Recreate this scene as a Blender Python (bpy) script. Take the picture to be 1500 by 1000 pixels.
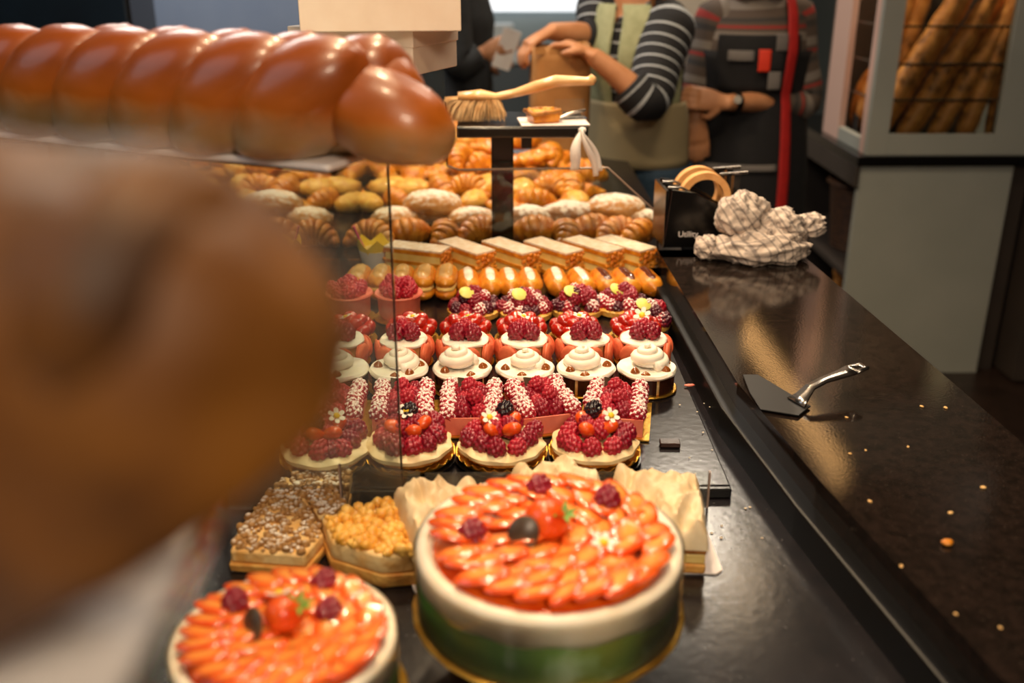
import bpy, math, random
from mathutils import Vector, Matrix, Euler, noise
R = math.radians
for o in list(bpy.data.objects): bpy.data.objects.remove(o)
scene = bpy.context.scene
COL = scene.collection
# ------------------------------------------------------------------ camera
F, PITCH, YAW, CZ = 1458.33, R(21.5), R(0.73), 1.5
cd = bpy.data.cameras.new('camera'); cd.lens = 35; cd.sensor_width = 36
cam = bpy.data.objects.new('camera', cd); COL.objects.link(cam)
cam.location = (0, 0, CZ); cam.rotation_euler = (math.pi/2-PITCH, 0, -YAW)
cd.clip_start = 0.02
cd.dof.use_dof = True; cd.dof.focus_distance = 1.42; cd.dof.aperture_fstop = 3.0
scene.camera = cam
CM = cam.rotation_euler.to_matrix()
# ------------------------------------------------------------------ world, exposure
w = bpy.data.worlds.new('world'); scene.world = w; w.use_nodes = True
w.node_tree.nodes['Background'].inputs[0].default_value = (0.75, 0.8, 1.0, 1)
w.node_tree.nodes['Background'].inputs[1].default_value = 0.05
vs = scene.view_settings
vs.view_transform = 'Standard'; vs.look = 'None'; vs.gamma = 1; vs.use_curve_mapping = False
vs.exposure = 0.0
WARM = (1.0, 0.74, 0.46)
def area(name, loc, size, power, color, rot=(0,0,0), shape='DISK', sy=None):
    l = bpy.data.lights.new(name, 'AREA'); l.shape = shape; l.size = size
    if sy: l.size_y = sy
    l.energy = power; l.color = color
    o = bpy.data.objects.new(name, l); COL.objects.link(o); o.location = loc; o.rotation_euler = rot
    return o
# ------------------------------------------------------------------ helpers
def ray(px, py):
    return CM @ Vector(((px-750)/F, (500-py)/F, -1))
def at(px, py, z=None, y=None):          # a place in the room, found on a level z or at a distance y
    d = ray(px, py)
    k = (z-CZ)/d.z if z is not None else y/d.y
    return Vector((d.x*k, d.y*k, CZ+d.z*k))
def xrow(px, y, z):                      # x of a thing that stands at depth y, height z
    v = CM.transposed() @ Vector((0, y, z-CZ)); r = CM.transposed() @ Vector((1, 0, 0))
    t = (px-750)/F
    return (-v.z*t - v.x)/(r.x + r.z*t)
def srgb(h):
    if not isinstance(h, str): return (*h, 1)
    c = [int(h[i:i+2], 16)/255 for i in (0, 2, 4)]
    return (*[x/12.92 if x <= .04045 else ((x+.055)/1.055)**2.4 for x in c], 1)
class MB:
    def __init__(s): s.v = []; s.f = []; s.uv = []
    def add(s, v, f, uv=None):
        n = len(s.v); s.v += [tuple(p) for p in v]; s.f += [tuple(i+n for i in q) for q in f]
        s.uv += list(uv) if uv else [(0, 0)]*len(v); return s
    def box(s, c, d, rz=0, taper=1.0):
        hx, hy, hz = d[0]/2, d[1]/2, d[2]/2; cr, sr = math.cos(rz), math.sin(rz); v = []
        for z, k in ((-hz, 1), (hz, taper)):
            for x, y in ((-hx, -hy), (hx, -hy), (hx, hy), (-hx, hy)):
                v.append((c[0]+(x*cr-y*sr)*k, c[1]+(x*sr+y*cr)*k, c[2]+z))
        return s.add(v, [(3,2,1,0),(4,5,6,7),(0,1,5,4),(1,2,6,5),(2,3,7,6),(3,0,4,7)])
    def prism(s, poly, z0, z1, top=1.0):
        n = len(poly); cx = sum(p[0] for p in poly)/n; cy = sum(p[1] for p in poly)/n
        v = [(p[0], p[1], z0) for p in poly]+[(cx+(p[0]-cx)*top, cy+(p[1]-cy)*top, z1) for p in poly]
        f = [tuple(range(n-1, -1, -1)), tuple(range(n, 2*n))]+[(i, (i+1) % n, n+(i+1) % n, n+i) for i in range(n)]
        return s.add(v, f)
    def lathe(s, prof, seg=32, fn=None, loc=(0,0,0), close=True):
        v = []; f = []; uv = []
        for j, (r, z) in enumerate(prof):
            for i in range(seg):
                a = 2*math.pi*i/seg; rr, zz = (fn(a, r, z, j) if fn else (r, z))
                v.append((loc[0]+rr*math.cos(a), loc[1]+rr*math.sin(a), loc[2]+zz)); uv.append((i/seg, j/max(1, len(prof)-1)))
        for j in range(len(prof)-1):
            for i in range(seg):
                k = (i+1) % seg; f.append((j*seg+i, j*seg+k, (j+1)*seg+k, (j+1)*seg+i))
        if close:
            if prof[0][0] > 1e-5: f.append(tuple(range(seg-1, -1, -1)))
            if prof[-1][0] > 1e-5: f.append(tuple((len(prof)-1)*seg+i for i in range(seg)))
        return s.add(v, f, uv)
    def tube(s, path, rad, seg=12, up=(0,0,1), caps=True, a0=0, a1=None):
        path = [Vector(p) for p in path]; n = len(path); v = []; f = []; uv = []; L = 0
        if not isinstance(rad, (list, tuple)): rad = [rad]*n
        ref = Vector(up); ns = None
        full = a1 is None
        m = seg if full else seg+1
        for i in range(n):
            t = (path[min(i+1, n-1)]-path[max(i-1, 0)]).normalized()
            if ns is None:
                ns = ref-t*ref.dot(t)
                if ns.length < 1e-3: ns = Vector((1, 0, 0))-t*t.x
            else: ns = ns-t*ns.dot(t)
            ns.normalize(); b = t.cross(ns)
            ra, rb = rad[i] if isinstance(rad[i], (list, tuple)) else (rad[i], rad[i])
            if i: L += (path[i]-path[i-1]).length
            for k in range(m):
                a = 2*math.pi*k/seg if full else a0+(a1-a0)*k/seg
                v.append(path[i]+ns*(ra*math.cos(a))+b*(rb*math.sin(a))); uv.append((k/seg, L))
        for i in range(n-1):
            for k in range(seg):
                k2 = (k+1) % m; f.append((i*m+k, i*m+k2, (i+1)*m+k2, (i+1)*m+k))
        if caps and full:
            f.append(tuple(range(m-1, -1, -1))); f.append(tuple((n-1)*m+k for k in range(m)))
        return s.add(v, f, uv)
    def ball(s, c, r, seg=16, rings=10, fn=None, rot=None):
        r = (r, r, r) if not isinstance(r, (tuple, list)) else r; v = []; f = []
        M3 = Euler(rot).to_matrix() if rot else None
        pts = [Vector((0, 0, -1))]
        for j in range(1, rings):
            p = math.pi*j/rings
            for i in range(seg):
                a = 2*math.pi*i/seg; pts.append(Vector((math.sin(p)*math.cos(a), math.sin(p)*math.sin(a), -math.cos(p))))
        pts.append(Vector((0, 0, 1)))
        for p in pts:
            k = fn(p) if fn else 1
            q = Vector((p.x*r[0]*k, p.y*r[1]*k, p.z*r[2]*k))
            if M3: q = M3 @ q
            v.append((c[0]+q.x, c[1]+q.y, c[2]+q.z))
        for i in range(seg): f.append((0, 1+(i+1) % seg, 1+i))
        for j in range(rings-2):
            for i in range(seg):
                k = (i+1) % seg; a = 1+j*seg; f.append((a+i, a+k, a+seg+k, a+seg+i))
        l = len(pts)-1; a = 1+(rings-2)*seg
        for i in range(seg): f.append((a+i, a+(i+1) % seg, l))
        return s.add(v, f)
    def mesh(s, name, mat, smooth=True):
        me = bpy.data.meshes.new(name); me.from_pydata(s.v, [], s.f)
        if any(u != (0, 0) for u in s.uv):
            l = me.uv_layers.new(name='UVMap'); idx = [0]*len(me.loops); me.loops.foreach_get('vertex_index', idx)
            l.data.foreach_set('uv', [c for i in idx for c in s.uv[i]])
        if smooth:
            me.polygons.foreach_set('use_smooth', [True]*len(me.polygons))
            if smooth != 'all': me.set_sharp_from_angle(angle=R(50))
        me.materials.append(mat); me.update(); return me
    def build(s, name, mat, parent=None, smooth=True, loc=(0,0,0), rot=(0,0,0), bevel=0):
        o = bpy.data.objects.new(name, s.mesh(name, mat, smooth)); COL.objects.link(o)
        o.parent = parent; o.location = loc; o.rotation_euler = rot
        if bevel:
            m = o.modifiers.new('bevel', 'BEVEL'); m.width = bevel; m.segments = 2; m.limit_method = 'ANGLE'
        return o
def tag(o, label, cat, group=None, kind=None):
    o['label'] = label
    if cat: o['category'] = cat
    if group: o['group'] = group
    if kind: o['kind'] = kind
    return o
def struct(o, label=None):
    o['kind'] = 'structure'
    if label: o['label'] = label
    return o
def thing(name, label, cat, loc=(0,0,0), rz=0, group=None):
    o = bpy.data.objects.new(name, None); COL.objects.link(o); o.empty_display_size = .02
    o.location = loc; o.rotation_euler = (0, 0, rz); return tag(o, label, cat, group)
CACHE = {}
def inst(key, name, parent, loc=(0,0,0), rot=(0,0,0), sc=1, label=None):
    o = bpy.data.objects.new(name, CACHE[key]); COL.objects.link(o); o.parent = parent
    o.location = loc; o.rotation_euler = rot; o.scale = (sc, sc, sc) if not isinstance(sc, (tuple, list)) else sc
    if label: o['label'] = label
    return o
def fbm(p, s, o=4):
    return noise.fractal(Vector(p)*s, 1.0, 2.0, o)
def rotz(p, a):
    return (p[0]*math.cos(a)-p[1]*math.sin(a), p[0]*math.sin(a)+p[1]*math.cos(a))
# ------------------------------------------------------------------ materials
MT = {}
def M(name, c1, c2=None, scale=30, rough=.5, bump=0, bscale=60, metal=0, coat=0, spec=.5, sss=0, lo=.35, hi=.65, trans=0, emit=None, sheen=0, coords='Object'):
    m = bpy.data.materials.new(name); m.use_nodes = True; nt = m.node_tree; b = nt.nodes['Principled BSDF']
    b.inputs['Base Color'].default_value = srgb(c1); b.inputs['Roughness'].default_value = rough
    b.inputs['Metallic'].default_value = metal; b.inputs['Coat Weight'].default_value = coat; b.inputs['Coat Roughness'].default_value = .08
    b.inputs['Specular IOR Level'].default_value = spec; b.inputs['Transmission Weight'].default_value = trans
    if sss: b.inputs['Subsurface Weight'].default_value = sss; b.inputs['Subsurface Radius'].default_value = (.006, .003, .002); b.inputs['Subsurface Scale'].default_value = 1
    if sheen: b.inputs['Sheen Weight'].default_value = sheen
    if emit: b.inputs['Emission Color'].default_value = srgb(emit[0]); b.inputs['Emission Strength'].default_value = emit[1]
    tc = nt.nodes.new('ShaderNodeTexCoord')
    if c2:
        n = nt.nodes.new('ShaderNodeTexNoise'); n.inputs['Scale'].default_value = scale; n.inputs['Detail'].default_value = 6
        r = nt.nodes.new('ShaderNodeMapRange'); r.inputs[1].default_value = lo; r.inputs[2].default_value = hi
        x = nt.nodes.new('ShaderNodeMix'); x.data_type = 'RGBA'
        x.inputs[6].default_value = srgb(c1); x.inputs[7].default_value = srgb(c2)
        nt.links.new(tc.outputs[coords], n.inputs['Vector']); nt.links.new(n.outputs[0], r.inputs[0])
        nt.links.new(r.outputs[0], x.inputs[0]); nt.links.new(x.outputs[2], b.inputs['Base Color'])
    if bump:
        n2 = nt.nodes.new('ShaderNodeTexNoise'); n2.inputs['Scale'].default_value = bscale; n2.inputs['Detail'].default_value = 5
        bp = nt.nodes.new('ShaderNodeBump'); bp.inputs['Strength'].default_value = bump; bp.inputs['Distance'].default_value = .004
        nt.links.new(tc.outputs[coords], n2.inputs['Vector']); nt.links.new(n2.outputs[0], bp.inputs['Height']); nt.links.new(bp.outputs[0], b.inputs['Normal'])
    MT[name] = m; return m
def over(m, col, fac_fn, rough=None):
    """lay another colour over a material's own; fac_fn(nt) returns a socket"""
    nt = m.node_tree; b = nt.nodes['Principled BSDF']; s = b.inputs['Base Color']
    x = nt.nodes.new('ShaderNodeMix'); x.data_type = 'RGBA'; x.inputs[7].default_value = srgb(col)
    if s.is_linked: nt.links.new(s.links[0].from_socket, x.inputs[6])
    else: x.inputs[6].default_value = s.default_value
    f = fac_fn(nt); nt.links.new(f, x.inputs[0]); nt.links.new(x.outputs[2], s)
    if rough is not None:
        mr = nt.nodes.new('ShaderNodeMapRange'); mr.inputs[3].default_value = b.inputs['Roughness'].default_value; mr.inputs[4].default_value = rough
        nt.links.new(f, mr.inputs[0]); nt.links.new(mr.outputs[0], b.inputs['Roughness'])
    return m
def math_(nt, op, a, b=None, clamp=False):
    n = nt.nodes.new('ShaderNodeMath'); n.operation = op; n.use_clamp = clamp
    for i, x in enumerate((a, b)):
        if x is None: continue
        if isinstance(x, (int, float)): n.inputs[i].default_value = x
        else: nt.links.new(x, n.inputs[i])
    return n.outputs[0]
def tex(nt, scale, detail=3, coords='Object'):
    tc = nt.nodes.new('ShaderNodeTexCoord'); n = nt.nodes.new('ShaderNodeTexNoise')
    n.inputs['Scale'].default_value = scale; n.inputs['Detail'].default_value = detail
    nt.links.new(tc.outputs[coords], n.inputs['Vector']); return n.outputs[0]
def coord(nt, coords, ax):
    tc = nt.nodes.new('ShaderNodeTexCoord'); s = nt.nodes.new('ShaderNodeSeparateXYZ'); nt.links.new(tc.outputs[coords], s.inputs[0]); return s.outputs[ax]
def ramp(nt, x, a, b):
    r = nt.nodes.new('ShaderNodeMapRange'); r.inputs[1].default_value = a; r.inputs[2].default_value = b; nt.links.new(x, r.inputs[0]); return r.outputs[0]
def dusted(scale, t0, t1):                     # icing sugar lies where the surface faces up, in clumps
    def fn(nt):
        z = coord(nt, 'Normal', 2)
        return ramp(nt, math_(nt, 'ADD', math_(nt, 'MULTIPLY', z, .35), tex(nt, scale, 4)), t0, t1)
    return fn
def topbrown(a, b):                            # baked crust: darker on the crown of the loaf than at its flanks
    return lambda nt: ramp(nt, math_(nt, 'ADD', coord(nt, 'Object', 2), math_(nt, 'MULTIPLY', tex(nt, 22, 3), .02)), a, b)
M('granite', '17120f', '241b17', 90, .07, .02, 300, coords='Object')
over(MT['granite'], '4a3f36', lambda nt: ramp(nt, tex(nt, 420, 2), .66, .75))
M('deck', '131114', '1c181a', 40, .2, .05, 90)
over(MT['deck'], '55504e', lambda nt: ramp(nt, tex(nt, 240, 3), .70, .80), .6)
M('black_rail', '070606', rough=.38, spec=.25)
M('black_plastic', '0c0b0b', rough=.22)
M('black_matte', '0d0c0c', '161313', 20, .6)
M('crust', 'c98436', 'e2ae5c', 60, .55, .5, 220)
M('crust_dark', '9a5a20', 'c98a3c', 45, .5, .6, 160)
M('puff', 'd58f2c', 'efbe5e', 55, .42, .5, 140, coat=.15)
M('puff_gold', 'c26a0c', 'e69a2a', 40, .35, .5, 120, coat=.3)
M('puff_pale', 'e2a95c', 'f3d296', 50, .5, .5, 130)
M('croissant', 'b05a14', 'd98a2e', 40, .38, .35, 120, coat=.25)
M('cream', 'f3e3c6', 'f9efdc', 30, .45, .12, 90, sss=.15)
M('cream_yellow', 'e6c48c', 'f2dcae', 40, .45, .15, 90)
M('cream_white', 'f6ebd9', 'fbf5e9', 30, .4, .1, 80, sss=.15)
M('custard', 'eec66a', 'f4d88c', 40, .45, .1)
M('meringue', 'dcc094', 'ecd8b4', 18, .5, .3, 60, sss=.1)
over(MT['meringue'], 'd9a969', lambda nt: ramp(nt, tex(nt, 36, 5), .62, .8))
M('sugar_white', 'f2e6d6', 'e0c7a6', 90, .7, .6, 300)
M('raspberry', 'a00e24', 'c02a40', 25, .36, 0, sss=.15, spec=.6)
M('raspberry_dark', '7a0c22', '9c1830', 25, .3, 0, spec=.6)
M('raspberry_sugar', 'a3102a', 'c42a42', 25, .45)
over(MT['raspberry_sugar'], 'f4e9e4', dusted(480, .66, .74), .8)
M('berry_dark', '3d0b1c', '6a1530', 25, .3, spec=.7)
over(MT['berry_dark'], 'd8c2c8', dusted(260, .84, 1.0), .8)
M('berry_red', '8d0c22', 'b01a2c', 20, .2, coat=.5)
over(MT['berry_red'], 'e0ccd0', dusted(260, .9, 1.05), .8)
M('blackberry', '120b10', '2a1420', 20, .2, coat=.5)
M('strawberry_glazed', '9a0d06', 'c82a0e', 26, .16, .2, 160, coat=.9)
M('strawberry', 'e2400e', 'ef6a1c', 30, .3, .15, 200, coat=.4)
def slice_mat():
    m = M('strawberry_slice', 'e0360a', 'ee5a14', 60, .25, .1, 120, coat=.6, sss=.1)
    def fn(nt):
        x = coord(nt, 'Object', 0); y = coord(nt, 'Object', 1)
        d = math_(nt, 'SQRT', math_(nt, 'ADD', math_(nt, 'POWER', math_(nt, 'MULTIPLY', x, 52), 2), math_(nt, 'POWER', math_(nt, 'MULTIPLY', y, 125), 2)))
        return math_(nt, 'MULTIPLY', math_(nt, 'SUBTRACT', 1, ramp(nt, math_(nt, 'ADD', d, math_(nt, 'MULTIPLY', tex(nt, 90), .5)), .45, 1.2), True), .9)
    over(m, 'fbb456', fn)
    def rnd_(nt): return math_(nt, 'MULTIPLY', nt.nodes.new('ShaderNodeObjectInfo').outputs['Random'], .45)
    over(m, 'f98a34', rnd_); return m
slice_mat()
M('jelly', 'd8480e', 'e8701e', 40, .2, .1, 80, coat=.6)
M('pink_mousse', 'de7a6c', 'e89484', 25, .5, .1)
M('pink_shell', 'e2705c', 'ea8a74', 30, .5, .15)
M('macaron', 'dd6440', 'e98058', 40, .5, .3, 120)
M('chocolate', '2a130b', '3a1c10', 25, .22, .05)
M('chocolate_leaf', '3c2f24', '5a4a38', 60, .35)
M('caramel', '7d4016', 'a05c24', 25, .15, coat=.6)
M('gold_board', 'c9922e', 'e3b552', 50, .28, .25, 220, metal=.85)
M('lime', 'cfd05a', 'e0de7c', 60, .4)
M('flower', 'f6f1e4', rough=.6); M('flower_yellow', 'f0c81c', rough=.5)
M('leaf', '5c8f2e', '88b048', 60, .45)
M('green_wrap', '6db04e', '8f9a38', 9, .3, .15, 60, coat=.5)
over(MT['green_wrap'], 'b4d4a0', lambda nt: math_(nt, 'MULTIPLY', ramp(nt, tex(nt, 28, 4), .52, .66), .75))
M('acrylic_edge', 'b9c4bd', rough=.1)
M('paper_white', 'e9e1de', 'f3eeea', 20, .6)
M('card_white', 'f1e8e6', rough=.5)
M('box_card', 'dcc6b2', 'e4d2c0', 12, .6)
M('kraft', '9a6a38', 'a87a46', 14, .7, .2, 40)
M('steel', 'b8b2ac', rough=.25, metal=1)
M('steel_dark', '6b6560', rough=.2, metal=1)
M('blade_steel', '0a0909', rough=.45, spec=.3)
M('wood', 'd09a5e', 'e3b67e', 18, .35, coat=.3)
M('bristle', 'c79a66', 'e0bd8c', 60, .7)
M('tape', 'd89a58', 'e8b070', 50, .5)
M('yellow_paper', 'f2cc16', 'f7dc40', 20, .5); M('pink_plastic', 'd64a86', rough=.3)
M('loaf', 'b99f80', 'b8904c', 14, .38, .12, 60, coat=.2)
over(MT['loaf'], 'a85812', topbrown(-.022, .012))
over(MT['loaf'], '6e2f08', lambda nt: math_(nt, 'MULTIPLY', topbrown(.008, .042)(nt), .8))
M('loaf_near', '63380a', '85520e', 9, .6, .3, 40)
over(MT['loaf_near'], '2a1202', lambda nt: math_(nt, 'MULTIPLY', ramp(nt, tex(nt, 11, 3), .42, .62), .85))
M('baguette', 'b8702a', 'd8944a', 30, .5, .4, 90)
over(MT['baguette'], '7a4a16', lambda nt: ramp(nt, tex(nt, 22, 3), .52, .66))
M('basket', '5a3618', '3a200e', 60, .7, .5, 120)
M('crumb', 'b98a50', '8f6230', 120, .7, .5, 300); over(MT['crumb'], 'f0e6dc', dusted(60, .74, .95))
M('apple', 'e09a2c', 'f0c060', 60, .4, .3, 120, coat=.3)
M('skin', 'b07850', 'bd8660', 20, .5, sss=.1)
M('hair', '6a4020', '8a5a30', 60, .5); M('hair_dark', '2c1c12', rough=.5)
M('wall_cream', 'b8ab98', 'c0b4a2', 3, .8); M('wall_grey', '6d7470', '747a76', 3, .8)
M('wall_dark', '1c242b', '232c33', 3, .7); M('floor', '241a16', '30231d', 12, .35)
M('ceiling', '6b5f57', rough=.8); M('cabinet_white', '9da098', 'a4a69e', 4, .45); M('cabinet_warmlit', 'd8b4a6', rough=.5)  # pink variant: cabinet white with warm lamp light put into the colour
M('brown_panel', '3a322d', '403731', 8, .5); M('blue_panel', '7b8aa4', '8492aa', 4, .5); M('dark_blue', '14202a', '1a2a38', 4, .4)
M('wall_cool', '9aa6a8', rough=.5); M('grey_unit', '5a6266', rough=.5); M('white_unit', 'c8cdcc', rough=.4); M('glow', 'ffffff', rough=.5, emit=('f2f6fa', 1.2))
M('lamp_metal', '17130f', rough=.4); M('lamp_inside', 'd8c8a8', rough=.5); M('bulb', 'ffffff', emit=('ffd29a', 12)); M('strip_glow', 'ffffff', emit=('ffbe72', 7))
M('red_cloth', 'a01512', 'b01a16', 40, .7); M('black_cloth', '0c0c10', '121116', 50, .8); M('jeans', '1b3246', '223c52', 80, .8)
M('vest', '8a8f6c', '979a78', 40, .85, .2, 200); M('vest_low', '8c7f60', rough=.85); M('grey_cloth', '6d6866', rough=.8); M('trouser', '1c1512', rough=.8)
M('coat_dark', '14171a', '1e2226', 30, .8); M('orange_patch', 'd83418', rough=.6); M('scarf', '7a3a30', 'a08878', 70, .85, .4, 120)
M('watch', '0a0a0a', rough=.3); M('watch_face', 'd0ccc4', rough=.2, metal=.6)
def stripes(name, base, cols, period):
    """woven bands across a sleeve or jumper: runs along the UV length"""
    m = M(name, base, rough=.85)
    for (c, a, b) in cols:
        def fn(nt, a=a, b=b):
            v = math_(nt, 'FRACT', math_(nt, 'DIVIDE', coord(nt, 'UV', 1), period))
            return math_(nt, 'MULTIPLY', math_(nt, 'GREATER_THAN', v, a), math_(nt, 'LESS_THAN', v, b))
        over(m, c, fn)
    return m
stripes('stripe_navy', '0b0c12', [('9aa0a6', .42, .58)], .034)
stripes('stripe_wool', '55483f', [('7d746c', .18, .42), ('96302a', .52, .62), ('3c3836', .74, .9)], .11)
def check_cloth():
    m = M('check_cloth', 'c4b2a4', 'd3c3b5', 30, .9, .3, 260)
    for ax in (0, 1):
        over(m, '4a4448', lambda nt, ax=ax: math_(nt, 'MULTIPLY', ramp(nt, math_(nt, 'ABSOLUTE', math_(nt, 'SUBTRACT', math_(nt, 'FRACT', math_(nt, 'DIVIDE', coord(nt, 'UV', ax), .016)), .5)), .33, .42), .5))
    return m
check_cloth()
def weave(m):
    nt = m.node_tree; b = nt.nodes['Principled BSDF']; wv = nt.nodes.new('ShaderNodeTexWave'); wv.inputs['Scale'].default_value = 18; wv.bands_direction = 'Z'
    tc = nt.nodes.new('ShaderNodeTexCoord'); nt.links.new(tc.outputs['Object'], wv.inputs['Vector'])
    bp = nt.nodes.new('ShaderNodeBump'); bp.inputs['Strength'].default_value = .8; bp.inputs['Distance'].default_value = .006
    nt.links.new(wv.outputs[1], bp.inputs['Height']); nt.links.new(bp.outputs[0], b.inputs['Normal'])
weave(MT['basket'])
def glass(name, tint=(.93, .97, .95), haze=0.0, edge=False):
    m = bpy.data.materials.new(name); m.use_nodes = True; nt = m.node_tree; nt.nodes.clear()
    out = nt.nodes.new('ShaderNodeOutputMaterial'); t = nt.nodes.new('ShaderNodeBsdfTransparent'); t.inputs[0].default_value = (*tint, 1)
    g = nt.nodes.new('ShaderNodeBsdfGlossy'); g.inputs['Roughness'].default_value = .03
    fr = nt.nodes.new('ShaderNodeFresnel'); fr.inputs[0].default_value = 1.45
    mx = nt.nodes.new('ShaderNodeMixShader'); nt.links.new(fr.outputs[0], mx.inputs[0]); nt.links.new(t.outputs[0], mx.inputs[1]); nt.links.new(g.outputs[0], mx.inputs[2])
    last = mx
    if haze:
        d = nt.nodes.new('ShaderNodeBsdfDiffuse'); d.inputs[0].default_value = (.75, .7, .65, 1)
        m2 = nt.nodes.new('ShaderNodeMixShader'); m2.inputs[0].default_value = haze
        nt.links.new(mx.outputs[0], m2.inputs[1]); nt.links.new(d.outputs[0], m2.inputs[2]); last = m2
    nt.links.new(last.outputs[0], out.inputs[0]); MT[name] = m; return m
glass('glass'); glass('glass_hazy', haze=.06); glass('acrylic', (.95, .96, .94), haze=.03)  # diffuse haze in the left pane's glass imitates light reflected on it
M('glass_edge', '2a2622', rough=.15)
M('glass_edge_light', '9a8274', rough=.2)

# ================================================================== the setting
DK, TR, GR = .885, .90, .96            # near deck, pastry tray and granite levels
floor = MB().box((0, 2.5, -.05), (9, 10, .1)).build('floor', MT['floor'], smooth=False); struct(floor, 'dark brown floor behind the counter')
ce = MB().box((0, 2.5, 3.05), (9, 10, .1)).build('ceiling', MT['ceiling'], smooth=False); struct(ce)
wb = MB().box((0, 7.05, 1.5), (9, .1, 3)).build('wall_back', MT['wall_grey'], smooth=False); struct(wb)
wl = MB().box((-4.05, 2.5, 1.5), (.1, 9, 3)).build('wall_left', MT['wall_dark'], smooth=False); struct(wl)
wr = MB().box((3.05, 2.5, 1.5), (.1, 9, 3)).build('wall_right', MT['brown_panel'], smooth=False); struct(wr)
wf = MB().box((0, -2.05, 1.5), (9, .1, 3)).build('wall_front', MT['wall_cream'], smooth=False); struct(wf)
cw = MB().box((1.0, 5.05, 1.5), (.62, .1, 3.0)).build('wall_partition', MT['wall_cream'], smooth=False); struct(cw, 'cream partition wall behind the two women in aprons')

# granite inner edge (level GR) and the rails below it
gi = [at(963, 366, GR), at(1080, 560, GR), at(1197, 700, GR), at(1473, 1000, GR)]
rl = [at(1046, 560, .925), at(1127, 700, .925), at(1375, 1000, .925)]
go = [at(1187, 383, GR), at(1390, 555, GR), at(1500, 650, GR)]
def lerpx(pts, y):
    pts = sorted(pts, key=lambda p: p.y)
    if y <= pts[0].y: a, b = pts[0], pts[1]
    elif y >= pts[-1].y: a, b = pts[-2], pts[-1]
    else:
        for a, b in zip(pts, pts[1:]):
            if a.y <= y <= b.y: break
    return a.x+(b.x-a.x)*(y-a.y)/(b.y-a.y)
GE = go[0].y + .03                     # far end of the granite
ys = [-.5, .2, gi[3].y, gi[2].y, gi[1].y, gi[0].y, GE]
inner = [(lerpx(gi, max(y, gi[3].y-.25)), y) for y in ys]
outer = [(lerpx(go, y), y) for y in ys]
gt = MB().prism([*outer, *inner[::-1]][::1], GR-.035, GR)
gt = gt.build('granite_countertop', MT['granite'], smooth=False, bevel=.006)
tag(gt, 'long polished black granite countertop on the right with crumbs and scratches', 'countertop')
def strip(y0, offs, z0, z1):
    L = [(x+offs[0], y) for x, y in inner]; Q = [(x+offs[1], y) for x, y in inner]
    return MB().prism([*Q, *L[::-1]], z0, z1)
cnt = thing('display_counter', 'black pastry display counter with a dark deck stepped below the granite', 'counter', (0, 0, 0))
rail_off = [lerpx(gi, p.y)-p.x for p in rl]
ro = sum(rail_off)/len(rail_off)
strip(0, (-ro, .05), .60, .925).build('inner_rail', MT['black_rail'], cnt, smooth=False, bevel=.003)
strip(0, (-.012, .05), .90, GR-.0352).build('rail_step', MT['black_rail'], cnt, smooth=False, bevel=.002)
MB().box((-.02, 1.4, DK-.02), (.84, 3.9, .04)).build('deck', MT['deck'], cnt, smooth=False)
MB().box((-.02, 1.4, .43), (.74, 3.8, .82)).build('base_cabinet', MT['black_matte'], cnt, smooth=False)
oo = [(x-.04, y) for x, y in outer]; ii = [(x+.06, y) for x, y in inner]
MB().prism([*oo, *ii[::-1]], 0.0, GR-.036).build('side_cabinet', MT['black_matte'], cnt, smooth=False)
tray = thing('pastry_tray', 'large flat black tray carrying the rows of pastries', 'tray', (0, 1.05, DK))
TX1 = at(1100, 707, TR).x
MB().box((-.03+ (TX1-.30)/2, 1.12, .0085), (.58+TX1-.30+.03, 2.24, .011)).build('tray_plate', MT['deck'], tray, smooth=False, bevel=.002)
MB().box((-.03+(TX1-.30)/2, -.004, .0065), (.58+TX1-.30+.03, .008, .013)).build('tray_lip', MT['black_plastic'], tray, smooth=False, bevel=.002)

# ------------------------------------------------------------------ lamps and added fill lights
def pendant(x, y, z, label, power):
    t = thing('pendant_lamp', label, 'lamp', (x, y, z), 0, 'pendant lamps above the counter')
    pr = [(.085, 0), (.08, .06), (.055, .13), (.03, .16), (.02, .19)]
    MB().lathe(pr+[(.0, .19)], 32, close=False).build('lamp_shade', MT['lamp_metal'], t, 'all')
    MB().lathe([(.083, .001), (.078, .06), (.053, .128), (.0, .15)], 32, close=False).build('shade_lining', MT['lamp_inside'], t, 'all')
    MB().tube([(0, 0, .18), (0, 0, 2.998-z)], .004, 8).build('cord', MT['lamp_metal'], t)
    MB().ball((0, 0, .06), (.028, .028, .034)).build('bulb', MT['bulb'], t, 'all')
    l = bpy.data.lights.new('pendant_light', 'SPOT'); l.energy = power; l.color = WARM; l.spot_size = R(125); l.spot_blend = .6; l.shadow_soft_size = .06
    o = bpy.data.objects.new('pendant_light', l); COL.objects.link(o); o.parent = t; o.location = (0, 0, .01)
for i, (x, y, z, p) in enumerate([(-.06, .62, 2.2, 24), (-.04, 1.2, 2.2, 31), (-.08, 1.8, 2.2, 40), (-.05, 2.5, 2.2, 44), (.69, 2.42, 2.0, 8)]):
    pendant(x, y, z, ['dark pendant lamp hanging nearest the camera above the two strawberry cakes', 'dark pendant lamp hanging above the raspberry pastries', 'dark pendant lamp hanging above the mille-feuille row', 'dark pendant lamp hanging above the heap of golden pastries', 'dark pendant lamp mirrored in the deck beside the granite'][i], p)
st = thing('strip_light', 'warm linear lamp hanging beside the bread cabinet', 'lamp', (1.17, 3.72, 2.1))
MB().box((0, 0, .02), (.06, 1.5, .03)).build('housing', MT['steel_dark'], st, smooth=False)
for sy in (-.6, .6): MB().tube([(0, sy, .03), (0, sy, .899)], .002, 6).build('cable', MT['steel_dark'], st)
MB().box((0, 0, 0), (.045, 1.46, .012)).build('diffuser', MT['strip_glow'], st, smooth=False)
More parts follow.
